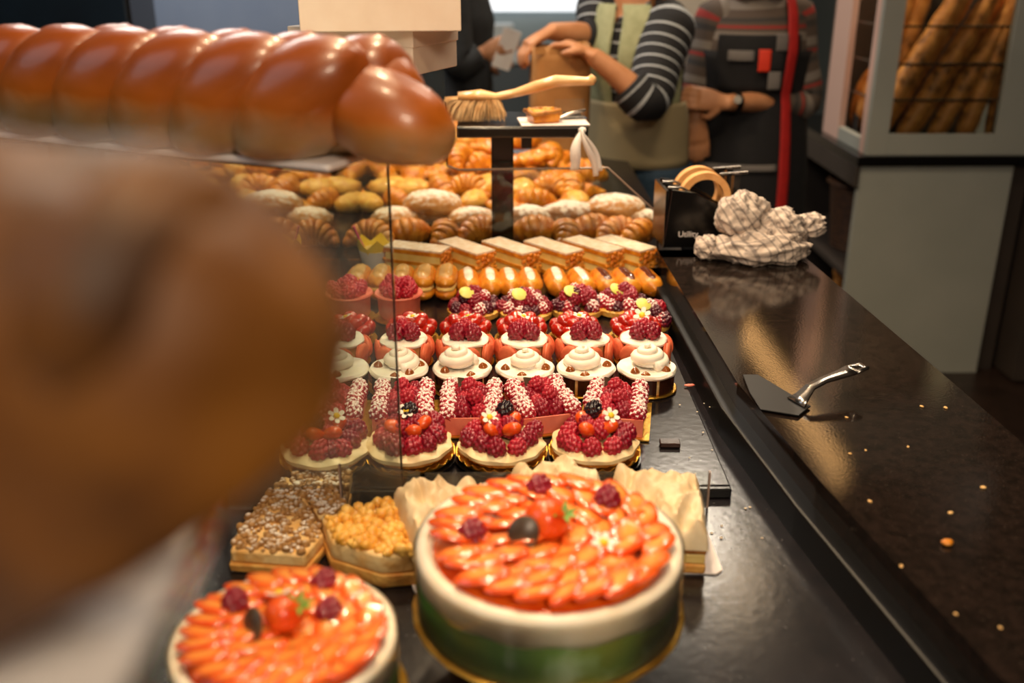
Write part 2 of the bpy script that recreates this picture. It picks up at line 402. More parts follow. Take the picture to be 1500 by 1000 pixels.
area('fill_light', (-1.2, 3.5, 2.9), 1.0, 55, (1, .93, .84))  # unseen fill, placed to light the front of the blue panel
area('fill_light', (.5, -1.0, 2.5), .6, 30, (1, .80, .58), (R(30), 0, 0))  # fill added behind the camera for cake sides and pastry fronts
area('fill_light', (.9, 4.2, 2.95), .4, 26, (1, .86, .68))  # unseen fill added to brighten the cream wall and cabinet side
area('cabinet_fill_light', (1.44, 3.62, 2.30), .12, 9, (1, .70, .42))  # unseen warm lamp added inside the cabinet to brighten the baguettes
area('fill_light', (.9, 2.2, 2.95), .5, 10, (1, .82, .62))  # unseen fill above the staff side
area('fill_light', (-1.5, .3, 2.4), 1.4, 7, (.80, .89, 1.0), (0, R(-50), 0))  # unseen cool fill standing for window light from the left

# ================================================================== glass case and shelves
GT = 1.32                               # level of the glass top over the customer side
PX = xrow(590, 1.1, 1.05)               # right-hand edge of the left pane
case = thing('glass_case', 'clear glass guard with a top shelf on the left of the counter', 'display case', (0, 0, DK))
def pane(name, poly, axis, pos, th, mat, parent, edge=None):
    mb = MB(); n = len(poly)
    def P(a, b, d): return (a, pos+d, b) if axis == 'y' else (pos+d, a, b)
    v = [P(a, b, -th/2) for a, b in poly]+[P(a, b, th/2) for a, b in poly]
    mb.add(v, [tuple(range(n)), tuple(range(2*n-1, n-1, -1))]+[(i, n+i, n+(i+1) % n, (i+1) % n) for i in range(n)])
    return mb.build(name, mat, parent, smooth=False)
z0 = .001
pane('pane', [(-.32, z0), (PX, z0), (PX, GT-DK-.011), (-.32, GT-DK-.011)], 'y', 1.025, .006, MT['glass_hazy'], case)
MB().box((PX+.001, 1.025, (GT-DK)/2-.005), (.0022, .0064, GT-DK-.012)).build('pane_edge', MT['glass_edge'], case, smooth=False)
pane('pane', [(-.5, z0), (3.2, z0), (3.2, GT-DK-.011), (-.5, GT-DK-.011)], 'x', -.345, .006, MT['glass'], case)
bl = [at(490, 240, GT), at(-60, 185, GT)]
tv = [(PX, 2.05), (-.95, 2.05), (-.95, bl[1].y-.02), (bl[1].x, bl[1].y), (bl[0].x, bl[0].y), (PX-.01, 1.02)]
MB().prism([(a, b) for a, b in tv], GT-DK-.01, GT-DK).build('top_shelf', MT['glass'], case, smooth=False)
# cut pane across the tray in front of the post
YP = 1.99
cpoly = [(652, 150), (655, 243), (672, 249), (890, 246), (962, 312), (964, 345)]
cp = [at(a, b, y=YP) for a, b in cpoly]
cut = thing('cut_glass_pane', 'clear glass divider with a cut corner standing across the tray before the black post', 'glass pane', (0, YP, TR+.0005))
prof = [(cp[-1].x, 0)]+[(p.x, p.z-TR) for p in cp[::-1]]+[(cp[0].x, GT-TR-.012), (-.34, GT-TR-.012), (-.34, 0)]
pane('pane', prof, 'y', 0, .006, MT['glass'], cut)
ed = [Vector((p.x, 0, p.z-TR)) for p in cp]
MB().tube(ed[1:]+[Vector((cp[-1].x, 0, .0))], .0022, 6).build('polished_edge', MT['glass_edge_light'], cut)
MB().tube([ed[0], ed[1]], .0016, 6).build('polished_edge', MT['glass_edge'], cut)
# low acrylic divider at the tray front
d0, d1 = at(700, 712, DK), at(1024, 712, DK)
dv = thing('acrylic_divider', 'low clear plastic divider standing behind the meringue slices', 'divider', ((d0.x+d1.x)/2, 1.022, DK+.0005))
hw = (d1.x-d0.x)/2
MB().box((-.03, 0, .024), (2*hw+.06, .003, .048)).build('panel', MT['acrylic'], dv, smooth=False)
MB().box((hw, 0, .024), (.002, .0045, .048)).build('edge', MT['glass_edge_light'], dv, smooth=False)
dv2 = thing('acrylic_divider', 'small clear plastic upright between the crumble slice and the apple slice', 'divider', (*at(560, 765, DK)[:2], DK+.0005), R(-12))
MB().box((0, 0, .035), (.095, .003, .07)).build('panel', MT['acrylic'], dv2, smooth=False)
MB().box((-.0475, 0, .035), (.002, .0045, .07)).build('edge', MT['glass_edge_light'], dv2, smooth=False)

# ------------------------------------------------------------------ loaves
def braid_loaf(label, loc, rz, n, sp, r, mat, tilt=46, cut_end=True):
    """plaited loaf along -x from its blunt end at the origin"""
    t = thing('braided_loaf', label, 'bread', loc, rz, 'braided loaves')
    rnd = random.Random(7)
    def lobe(c, rad, rot):
        f = lambda p: 1+.05*fbm(p, 1.7)
        mb = MB().ball((0, 0, 0), rad, 28, 20, f, rot)
        mb.v = [(x, y, max(z, -c[2]+.0)) for x, y, z in mb.v]
        return mb.build('braid_lobe', mat, t, 'all', c)
    for i in range(n):
        x = -sp*(i+.75)
        k = 1-.12*max(0, (i-n+3))/3
        lobe((x, -r*.34, r*.93), (sp*.64*k, r*1.12*k, r*1.55*k), (R(-12), R(tilt+8), R(-14)))
        lobe((x+sp*.45, r*.45, r*1.0), (sp*.62*k, r*1.0*k, r*1.22*k), (R(14), R(tilt*.8), R(16)))
    lobe((sp*.22, -r*.05, r*.78), (sp*.95, r*.86, r*.80), (0, R(22), R(8)))
    lobe((-sp*.12, r*.42, r*1.08), (sp*.8, r*.8, r*.9), (0, R(24), R(-12)))
    return t
b0, b1 = at(480, 241, GT+.008), at(0, 191, GT+.008)
ang = math.atan2(b0.y-b1.y, b0.x-b1.x)
dirb = (b0-b1).normalized(); nb = Vector((-dirb.y, dirb.x, 0))
pb = MB(); c = (b0+b1)/2+nb*.053-dirb*.05
pb.box((0, 0, 0), (.50, .10, .006)).build('paper_board', MT['paper_white'], None, smooth=False, loc=(c.x, c.y, GT+.0035), rot=(0, 0, ang), bevel=.002)
tag(bpy.data.objects['paper_board'], 'white paper board under the braided loaf on the glass top', 'board')
e = b0+dirb*.014+nb*.046
braid_loaf('glossy brown braided loaf lying on the white board on the glass top', (e.x, e.y, GT+.007), ang, 7, .074, .050, MT['loaf'])
# near shelf with the loaf closest to the lens
NZ = 1.339
ns = thing('bread_shelf', 'low white-lined shelf at the left edge under the nearest loaf', 'shelf', (-.345, .20, DK))
MB().box((0.035, 0, NZ-DK-.008), (.44, .22, .007)).build('shelf_board', MT['glass'], ns, smooth=False)
MB().box((0.035, 0, NZ-DK-.0025), (.44, .22, .004)).build('paper_liner', MT['paper_white'], ns, smooth=False)
for x in (-.14, .0):
    for y in (-.08, .08): MB().tube([(x, y, .0), (x, y, NZ-DK-.012)], .005, 8).build('leg', MT['steel'], ns)
nl = thing('rustic_loaf', 'large brown crusty loaf close to the lens at the left, out of focus', 'bread', (-.117, .214, NZ), R(2))
nl.scale = (.62, .62, .62)
def nfn(p): return 1+.09*fbm(p, 2.2, 3)
def boxy(p): m = (abs(p.x)**4+abs(p.y)**4+abs(p.z)**4)**-.25; return (1+(m-1)*.62)*(1+.06*fbm(p, 2.4, 3))
mb = MB().ball((0, 0, 0), (.146, .078, .096), 48, 32, boxy)
mb.v = [(x-.018, y, max(z+.102, 0.0 if x < -.03 else (x+.03)*.58)) for x, y, z in mb.v]
mb.build('crust', MT['loaf_near'], nl, 'all')
for i, (x, z, a) in enumerate([(-.14, .150, 25), (-.075, .160, 30), (-.01, .162, 34), (.062, .152, 20)]):
    MB().ball((0, 0, 0), (.032, .066, .046), 22, 16, nfn, (0, R(a), R(-8))).build('crust_ridge', MT['loaf_near'], nl, 'all', (x, -.012, z))

# ------------------------------------------------------------------ shared fruit meshes
def fib(n):
    return [Vector((math.sqrt(1-z*z)*math.cos(k*2.39996), math.sqrt(1-z*z)*math.sin(k*2.39996), z)) for k in range(n) for z in [1-2*(k+.5)/n]]
def drupe(n, amp, dr):
    P = fib(n)
    def fn(p):
        d = min((p-q).length for q in P)
        return 1-amp+amp*math.sqrt(max(0, 1-(d/dr)**2))
    return fn
def rasp_mesh(mat, key):
    mb = MB().ball((0, 0, .0115), (.0128, .0128, .0148), 52, 34, drupe(36, .27, .32))
    v = []
    for x, y, z in mb.v:
        k = 1.05-.25*max(0, z/.026)**2; v.append((x*k, y*k, z))
    mb.v = v; CACHE[key] = mb.mesh('raspberry', MT[mat], 'all')
for m, k in (('raspberry', 'rasp'), ('raspberry_dark', 'raspd'), ('raspberry_sugar', 'rasps'), ('berry_dark', 'berryd'), ('berry_red', 'berryr'), ('blackberry', 'blackb')): rasp_mesh(m, k)
CACHE['blue'] = MB().ball((0, 0, .009), .0095, 18, 12).mesh('blueberry', MT['berry_dark'], 'all')
def petals(mat):
    mb = MB()
    for k in range(6):
        a = k*math.pi/3; c, s = math.cos(a), math.sin(a)
        pts = [(.002, 0, 0), (.006, -.0032, .001), (.0105, -.0028, .002), (.012, 0, .0022), (.0105, .0028, .002), (.006, .0032, .001)]
        top = [(x*c-y*s, x*s+y*c, z+.001) for x, y, z in pts]; bot = [(x*c-y*s, x*s+y*c, z) for x, y, z in pts]
        mb.add(top+bot, [tuple(range(6)), tuple(range(11, 5, -1))]+[(i, 6+i, 6+(i+1) % 6, (i+1) % 6) for i in range(6)])
    return mb.mesh('flower_petals', mat)
CACHE['petals'] = petals(MT['flower'])
CACHE['pistil'] = MB().ball((0, 0, .0015), (.0042, .0042, .0022), 12, 8).mesh('flower_centre', MT['flower_yellow'], 'all')
def flower(parent, loc, rot=(0,0,0), sc=1):
    p = inst('petals', 'sugar_flower', parent, loc, rot, sc, 'white sugar flower'); inst('pistil', 'flower_centre', p, (0, 0, .001)); return p
def slice_mesh():
    mb = MB(); prof = []
    n = 18; top = []; bot = []
    for k in range(n):
        a = 2*math.pi*k/n; x = .019*math.cos(a); y = .0082*math.sin(a)*(1-.25*math.cos(a))
        top.append((x*.93, y*.88, .0046)); bot.append((x, y, 0))
    mid = [(x*1.07, y*1.12, .0023) for x, y, z in bot]
    mb.add(bot+mid+top, [tuple(range(n-1, -1, -1)), tuple(range(2*n, 3*n))]+[(j*n+i, j*n+(i+1) % n, (j+1)*n+(i+1) % n, (j+1)*n+i) for j in range(2) for i in range(n)])
    return mb.mesh('strawberry_slice', MT['strawberry_slice'])
CACHE['slice'] = slice_mesh()
def berry_shape(mat, key):
    mb = MB().ball((0, 0, 0), (.017, .017, .022), 20, 14, lambda p: 1-.22*max(0, p.z)**2)
    CACHE[key] = mb.mesh('strawberry', mat, 'all')
berry_shape(MT['strawberry'], 'straw'); berry_shape(MT['strawberry_glazed'], 'strawg')
CACHE['sprig'] = (lambda mb: [mb.add([(0, 0, 0), (.004*math.cos(a)-.002*math.sin(a), .004*math.sin(a)+.002*math.cos(a), .004), (.011*math.cos(a), .011*math.sin(a), .006), (.004*math.cos(a)+.002*math.sin(a), .004*math.sin(a)-.002*math.cos(a), .004), (.005*math.cos(a), .005*math.sin(a), .0015)], [(0, 1, 2, 3), (0, 4, 1), (1, 4, 2), (2, 4, 3), (3, 4, 0)]) for a in (0, 1.1, 2.2, 3.3, 4.5, 5.5)] and mb)(MB()).mesh('leaf_sprig', MT['leaf'])
def disc(key, r, h, mat, seg=28, sides=None):
    CACHE[key] = MB().lathe([(r*.97, 0), (r, h*.3), (r, h*.8), (r*.97, h)], sides or seg).mesh(key, MT[mat])
disc('lime_disc', .0125, .0022, 'lime'); disc('choc_disc', .0135, .0022, 'chocolate_leaf')
CACHE['choc_chip'] = MB().box((0, 0, .001), (.017, .013, .002)).mesh('choc_chip', MT['chocolate_leaf'], False)

# ------------------------------------------------------------------ strawberry cakes on clear stands
def cake(label, standlabel, c, ztop, r, h, seed, board_r):
    rnd = random.Random(seed)
    zb = ztop-h-.003
    s = thing('cake_stand', standlabel, 'cake stand', (c.x, c.y, DK+.0005), 0, 'clear cake stands')
    H = zb-.0012-DK
    MB().lathe([(r*.45, 0), (r*.45, .004), (.022, .008), (.020, H-.008), (r*.5, H-.004), (r*.5, H)], 40).build('pedestal', MT['acrylic'], s)
    t = thing('strawberry_cake', label, 'cake', (c.x, c.y, zb), 0, 'whole strawberry cakes')
    MB().lathe([(board_r*.99, 0), (board_r, .0015), (board_r*.985, .003)], 64, lambda a, rr, z, j: (rr*(1+.004*math.cos(40*a)), z)).build('gold_board', MT['gold_board'], t)
    MB().lathe([(r*.985, .003), (r, .006), (r, h*.68), (r*.99, h*.70)], 64).build('green_side', MT['green_wrap'], t)
    drip = lambda a, rr, z, j: (rr, z-(.004*abs(math.sin(a*6.5+seed))+.007*max(0, math.sin(a*2.3+1))**6 if j == 0 else 0))
    MB().lathe([(r*1.004, h*.67), (r*1.012, h*.72), (r*1.006, h*.9), (r*1.0, h*1.0), (r*.955, h*1.025), (r*.90, h*1.0), (r*.885, h*.93), (0, h*.93)], 72, drip).build('cream_band', MT['cream'], t, 'all')
    MB().lathe([(r*1.02, .0045), (r*1.022, h*.98)], 72, close=False).build('plastic_collar', MT['acrylic'], t, 'all')
    MB().lathe([(r*.878, h*.931), (r*.87, h*.958), (0, h*.958)], 60, close=False).build('fruit_jelly', MT['jelly'], t, 'all')
    zt = h*.945
    # fan of slices: left third lies in short rows, the right two thirds sweep round
    R0 = r*.80; sc = r/.115
    def lay(a):                    # heading of a slice: level rows at the left, sweeping up towards the right
        d = math.degrees(a) % 360
        tab = [(0, 62), (45, 100), (90, 150), (135, 172), (180, 182), (225, 192), (270, 222), (315, 236), (360, 242)]
        for (p, u), (q, w_) in zip(tab, tab[1:]):
            if p <= d <= q: return R(u+(w_-u)*(d-p)/(q-p))
    ks = .98 if r > .1 else .80
    for ring, (rad, n) in enumerate([(.80, 25), (.60, 18), (.41, 12), (.22, 6)]):
        for k in range(n):
            a = 2*math.pi*k/n+ring*.35+rnd.uniform(-.05, .05)
            th = lay(a); out = .0135*ks*abs(math.cos(th-a))
            rr_ = r*rad+(r*.045-out if ring == 0 else 0)
            x, y = rr_*math.cos(a), rr_*math.sin(a); k2 = ks*rnd.uniform(.92, 1.18)
            inst('slice', 'strawberry_slice', t, (x, y, zt+.003+.0022*(3-ring)+.002*rnd.random()), (R(rnd.uniform(4, 15)), R(rnd.uniform(-7, 7)), th+rnd.uniform(-.14, .14)), (k2*1.02, k2*rnd.uniform(1.15, 1.5), k2*1.05))
    inst('straw', 'strawberry', t, (-.002*sc, .012*sc, zt+.016), (R(70), 0, R(-40)), 1.15*min(1.1, sc), 'whole strawberry at the middle')
    return t, zt, sc
BC = at(804, 786, 1.022)
bigc, zt, sc = cake('large strawberry cake with a cream rim and green sides on a gold board', 'clear stand under the large strawberry cake', BC, 1.022, .1155, .068, 4, .1215)
def top_on(t, C, px, py, zt_world):
    p = at(px, py, zt_world); return (p.x-C.x, p.y-C.y)
for i, (px, py) in enumerate([(787, 712), (889, 730), (687, 779)]):
    x, y = top_on(bigc, BC, px, py, 1.035); inst('raspd', 'raspberry', bigc, (x, y, zt+.005), (R(50*(i-1)), R(20), i*1.3), 1.05)
x, y = top_on(bigc, BC, 767, 768, 1.04); inst('choc_disc', 'chocolate_disc', bigc, (x, y, zt+.016), (R(62), R(18), R(-15)), (1, 1.15, 1), 'dark chocolate medallion')
x, y = top_on(bigc, BC, 884, 785, 1.036); flower(bigc, (x, y, zt+.013), (R(18), R(8), .3), 1.0)
x, y = top_on(bigc, BC, 826, 755, 1.04); inst('sprig', 'leaf_sprig', bigc, (x, y, zt+.024), (R(20), 0, .4), 1.3)
SC_ = at(416, 925, 1.022)
smc, zt, sc = cake('smaller strawberry cake at the front left with cream rim', 'clear stand under the smaller strawberry cake', SC_, 1.022, .0835, .062, 9, .0915)
for i, (px, py) in enumerate([(468, 850), (340, 879), (475, 893)]):
    x, y = top_on(smc, SC_, px, py, 1.035); inst('raspd', 'raspberry', smc, (x, y, zt+.006), (R(50*(i-1)), R(20), i*1.3), .88)
x, y = top_on(smc, SC_, 370, 902, 1.038); inst('choc_disc', 'chocolate_disc', smc, (x, y, zt+.014), (R(58), R(-28), R(-30)), (.85, 1.0, 1), 'dark chocolate medallion')
x, y = top_on(smc, SC_, 408, 860, 1.036); flower(smc, (x, y, zt+.014), (R(-20), 0, .3), .85)
x, y = top_on(smc, SC_, 438, 885, 1.04); inst('sprig', 'leaf_sprig', smc, (x, y, zt+.022), (R(20), 0, .4), 1.2)

# ------------------------------------------------------------------ meringue slices, crumble and apple slices on the near deck
def meringue_slice(label, p, rz, lx, ly, seed, h=.03):
    t = thing('meringue_slice', label, 'pastry', (p.x, p.y, DK+.0005), rz, 'meringue slices')
    MB().prism([(-lx/2-.004, -ly/2-.003), (lx/2+.012, -ly/2+.004), (lx/2+.019, -ly/2+.012), (lx/2+.006, ly/2+.003), (-lx/2-.004, ly/2+.003)], 0, .0014).build('white_card', MT['card_white'], t, smooth=False)
    MB().box((0, 0, .0075), (lx, ly, .012)).build('pastry_base', MT['crust'], t, bevel=.003)
    MB().box((0, 0, .0195), (lx*.98, ly*.98, .012)).build('filling', MT['custard'], t, bevel=.002)
    MB().box((0, 0, .0285), (lx, ly, .006)).build('pastry_layer', MT['crust_dark'], t, bevel=.002)
    mb = MB(); n = 40; v = []; f = []
    for j in range(n+1):
        for i in range(n+1):
            x = (i/n-.5)*lx*1.03; y = (j/n-.5)*ly*1.03
            e = min(i, n-i, j, n-j)/n
            rid = abs(fbm((x*1.9+seed, y*.9, seed), 15, 3)); bul = fbm((x+seed*3, y, 0), 16, 3)
            z = .032+(h+.014*bul-.024*rid)*min(1, (e*14)**.5 if e > 0 else 0)
            x += .004*fbm((x, y, seed+5), 40, 2); v.append((x, y, z))
    for j in range(n):
        for i in range(n): f.append((j*(n+1)+i, j*(n+1)+i+1, (j+1)*(n+1)+i+1, (j+1)*(n+1)+i))
    f.append([i for i in range(n, -1, -1)]+[j*(n+1) for j in range(1, n+1)]+[n*(n+1)+i for i in range(1, n+1)]+[j*(n+1)+n for j in range(n-1, 0, -1)])
    mb.add(v, f).build('meringue', MT['meringue'], t)
meringue_slice('meringue slice right of the large cake, its layered end facing the granite', Vector((.172, .945, 0)), R(-6), .098, .115, 1, .036)
meringue_slice('meringue slice directly behind the large strawberry cake, in front of the raspberry tartlets', Vector((.062, .985, 0)), R(4), .10, .065, 2, .042)
meringue_slice('meringue slice behind the left side of the large cake beside the apple slice', Vector((-.055, .925, 0)), R(18), .098, .12, 3, .038)
def crumbs(poly, z, n, seed, smin, smax):
    rnd = random.Random(seed); mb = MB(); xs = [p[0] for p in poly]; ys = [p[1] for p in poly]
    def inside(x, y):
        r = False; j = len(poly)-1
        for i in range(len(poly)):
            a, b = poly[i], poly[j]
            if (a[1] > y) != (b[1] > y) and x < (b[0]-a[0])*(y-a[1])/(b[1]-a[1])+a[0]: r = not r
            j = i
        return r
    while n:
        x, y = rnd.uniform(min(xs), max(xs)), rnd.uniform(min(ys), max(ys))
        if not inside(x, y): continue
        s = rnd.uniform(smin, smax); mb.ball((x, y, z+rnd.uniform(-.3, .7)*s), (s, s*rnd.uniform(.7, 1.2), s*.8), 7, 5, None, (rnd.random()*3, rnd.random()*3, 0)); n -= 1
    return mb
def wedge(name, label, pix, h, mats, seed, group, top):
    pts = [at(a, b, DK) for a, b in pix]; c = sum(pts, Vector())/len(pts)
    poly = [(p.x-c.x, p.y-c.y) for p in pts]
    if sum(a[0]*b[1]-b[0]*a[1] for a, b in zip(poly, poly[1:]+poly[:1])) < 0: poly = poly[::-1]
    t = thing(name, label, 'pastry', (c.x, c.y, DK+.0005), 0, group)
    MB().prism(poly, 0, h*.35, 1.02).build('pastry_base', MT[mats[0]], t, bevel=.002)
    MB().prism([(x*.97, y*.97) for x, y in poly], h*.35, h*.85, 1.0).build('filling', MT[mats[1]], t, bevel=.003)
    o = crumbs([(x*.93, y*.93) for x, y in poly], h*.85, top[1], seed, *top[2]).build(top[0], MT[mats[2]], t, 'all'); o['kind'] = 'stuff'
    if len(mats) > 3:
        a, b = Vector(poly[-1]), Vector(poly[0])
        for q in range(2):
            i = top[3][q]; a = Vector((*poly[i], h*.5)); b = Vector((*poly[(i+1) % len(poly)], h*.5))
            MB().tube([a+(b-a)*k/8 for k in range(9)], [(h*.52, .004)]*9, 10).build('crust_rim', MT[mats[3]], t)
    return t
wedge('crumble_slice', 'sugar-dusted crumble slice just behind the smaller strawberry cake', [(338, 838), (352, 800), (420, 722), (440, 730), (478, 812), (450, 846)], .030, ('crust', 'puff_pale', 'crumb'), 5, 'crumble slices', ('crumble', 420, (.002, .0052)))
wedge('crumble_slice', 'sugar-dusted crumble slice further back, between the big loaf and the clear upright', [(428, 722), (520, 712), (508, 770), (478, 800), (452, 760)], .030, ('crust', 'puff_pale', 'crumb'), 6, 'crumble slices', ('crumble', 320, (.002, .005)))
wedge('apple_slice', 'golden apple tart slice with pale pastry wall left of the large cake', [(472, 800), (486, 838), (560, 862), (612, 858), (616, 800), (575, 770)], .044, ('crust', 'puff_pale', 'apple'), 7, None, ('apple_topping', 260, (.003, .008)))

# ================================================================== rows of small pastries on the tray
ORD = ['leftmost', 'second from left', 'third from left', 'fourth from left', 'fifth from left', 'sixth from left', 'seventh from left', 'eighth from left', 'ninth from left', 'tenth from left', 'eleventh from left', 'twelfth from left', 'thirteenth from left', 'fourteenth from left', 'fifteenth from left']
ZT = TR+.0002
def pos(px, y, z=TR+.02): return Vector((xrow(px, y, z), y, ZT))
def shared(key, fn, mat, smooth=True):
    if key not in CACHE: CACHE[key] = fn().mesh(key, MT[mat], smooth)
    return key
def heap(parent, keys, rings, rnd, zbase, sc=1, name='raspberry'):
    for rad, n, z, ph in rings:
        for k in range(n):
            a = ph+2*math.pi*k/n+rnd.uniform(-.12, .12)
            inst(rnd.choice(keys), name, parent, (rad*math.cos(a), rad*math.sin(a), zbase+z), (rnd.uniform(-.5, .5), rnd.uniform(-.5, .5), rnd.random()*6), sc*rnd.uniform(.9, 1.08))
flut = lambda n, amp: (lambda a, r, z, j: (r*(1+(amp*math.cos(n*a) if r > .01 else 0)), z))

# --- A: raspberry tartlets with piped cream
def tartlet(i, px, y, label):
    rnd = random.Random(20+i); t = thing('raspberry_tartlet', label, 'tart', pos(px, y), rnd.uniform(-.4, .4), 'raspberry cream tartlets')
    shared('tl_plate', lambda: MB().lathe([(.040, 0), (.056, .002), (.060, .005), (.057, .0055), (.04, .003)], 40), 'black_plastic'); inst('tl_plate', 'dark_saucer', t)
    shared('tl_doily', lambda: MB().lathe([(.040, .0035), (.054, .0062), (.058, .013), (.0565, .0132), (.05, .007), (.0, .0062)], 72, lambda a, r, z, j: (r, z+(.0025*math.cos(24*a) if 2 <= j <= 3 else 0)), close=False), 'gold_board'); inst('tl_doily', 'gold_doily', t)
    shared('tl_crust', lambda: MB().lathe([(.038, .0066), (.047, .012), (.049, .020), (.044, .021), (.0, .016)], 60, flut(30, .015)), 'crust'); inst('tl_crust', 'pastry_shell', t)
    shared('tl_cream', lambda: MB().lathe([(.046, .017), (.054, .019), (.0545, .024), (.048, .028), (.034, .029), (0, .028)], 72, lambda a, r, z, j: (r*(1+.035*math.sin(9*a+j*.7)), z+.0012*math.sin(9*a+j))), 'cream_yellow'); inst('tl_cream', 'piped_cream', t, (0, 0, 0), (0, 0, rnd.random()))
    heap(t, ['raspd', 'raspd', 'rasp'], [(.037, 12, .0, 0)], rnd, .024, 1.06)
    heap(t, ['rasp', 'raspd'], [(.014, 4, .006, .4)], rnd, .029, .95)
    for k in range(4):
        a = k*1.6+rnd.random()*.4+.3; inst('straw', 'strawberry', t, (.018*math.cos(a), .018*math.sin(a), .048), (R(60), R(15), a+R(90)), (.62, .5, .75))
    a = R([200, 120, 60, 80][i % 4]); inst('blackb', 'blackberry', t, (.016*math.cos(a), .016*math.sin(a)+.004, .047), (0, .3, 0), .98, 'glossy blackberry')
    a = R([-20, 20, 110, 170][(i+1) % 4]); flower(t, (.017*math.cos(a), .017*math.sin(a)-.004, .061), (R(34), R(-12), .4), .95)
for i, (px, l) in enumerate([(478, 'raspberry tartlet beside the blurred loaf, cut off at its left'), (599, 'raspberry tartlet seen through the end of the hazy glass pane'), (735, 'raspberry tartlet in the middle of the three in front, left of the chocolate square'), (871, 'raspberry tartlet nearest the loose chocolate square on the tray')]):
    tartlet(i, px, 1.118 if i else 1.11, l)
# --- B: raspberry slices
def rslice(i, px, y, rz, label):
    rnd = random.Random(40+i); t = thing('raspberry_slice', label, 'pastry', pos(px, y), rz, 'raspberry mousse slices')
    shared('rs_board', lambda: MB().box((0, 0, .001), (.096, .118, .002)), 'gold_board', False); inst('rs_board', 'gold_board', t)
    shared('rs_base', lambda: MB().box((0, 0, .0055), (.078, .100, .007)), 'crust', False); inst('rs_base', 'biscuit_base', t)
    shared('rs_m', lambda: MB().box((0, 0, .0145), (.078, .100, .011)), 'pink_mousse', False); inst('rs_m', 'mousse', t)
    shared('rs_s', lambda: MB().box((0, 0, .0145), (.078, .0022, .0245)), 'pink_shell', False)
    for sy in (-.051, .051): inst('rs_s', 'pink_chocolate_plate', t, (0, sy, 0))
    for j in range(6):
        for c in range(4):
            x = (-.030, -.0105, .0105, .030)[c]; yy = -.040+j*.0162+(.006 if c in (1, 2) else 0)
            side = c in (0, 3)
            if side: inst('rasps', 'sugared_raspberry', t, (x, yy, .019), (rnd.uniform(-.2, .2), rnd.uniform(-.2, .2), rnd.random()*6), 1.0*rnd.uniform(.94, 1.06))
            elif j < 5: inst(rnd.choice(['rasp', 'rasp', 'raspd']), 'raspberry', t, (x, yy, .0185), (rnd.uniform(-.3, .3), rnd.uniform(-.3, .3), rnd.random()*6), 1.0*rnd.uniform(.92, 1.08))
    for q in range(2): inst('rasp', 'raspberry', t, (.005*(-1)**q, -.018+.034*q, .034), (.2, .1, q), .9)
    inst('choc_chip', 'chocolate_square', t, (-.011, .026, .043), (R(50), R(20), R(30)), 1.05, 'thin dark chocolate square')
for i, (px, y, rz, l) in enumerate([(490, 1.232, R(2), 'raspberry slice half hidden by the blurred loaf'), (592, 1.232, R(2), 'raspberry slice crossed by the end edge of the hazy glass'), (690, 1.232, R(0), 'raspberry slice between the glass edge and the middle of the row'), (793, 1.236, R(14), 'raspberry slice turned slightly, third in view of its row'), (902, 1.228, R(-10), 'raspberry slice nearest the granite, on a gold board that shows')]):
    rslice(i, px, y, rz, l)
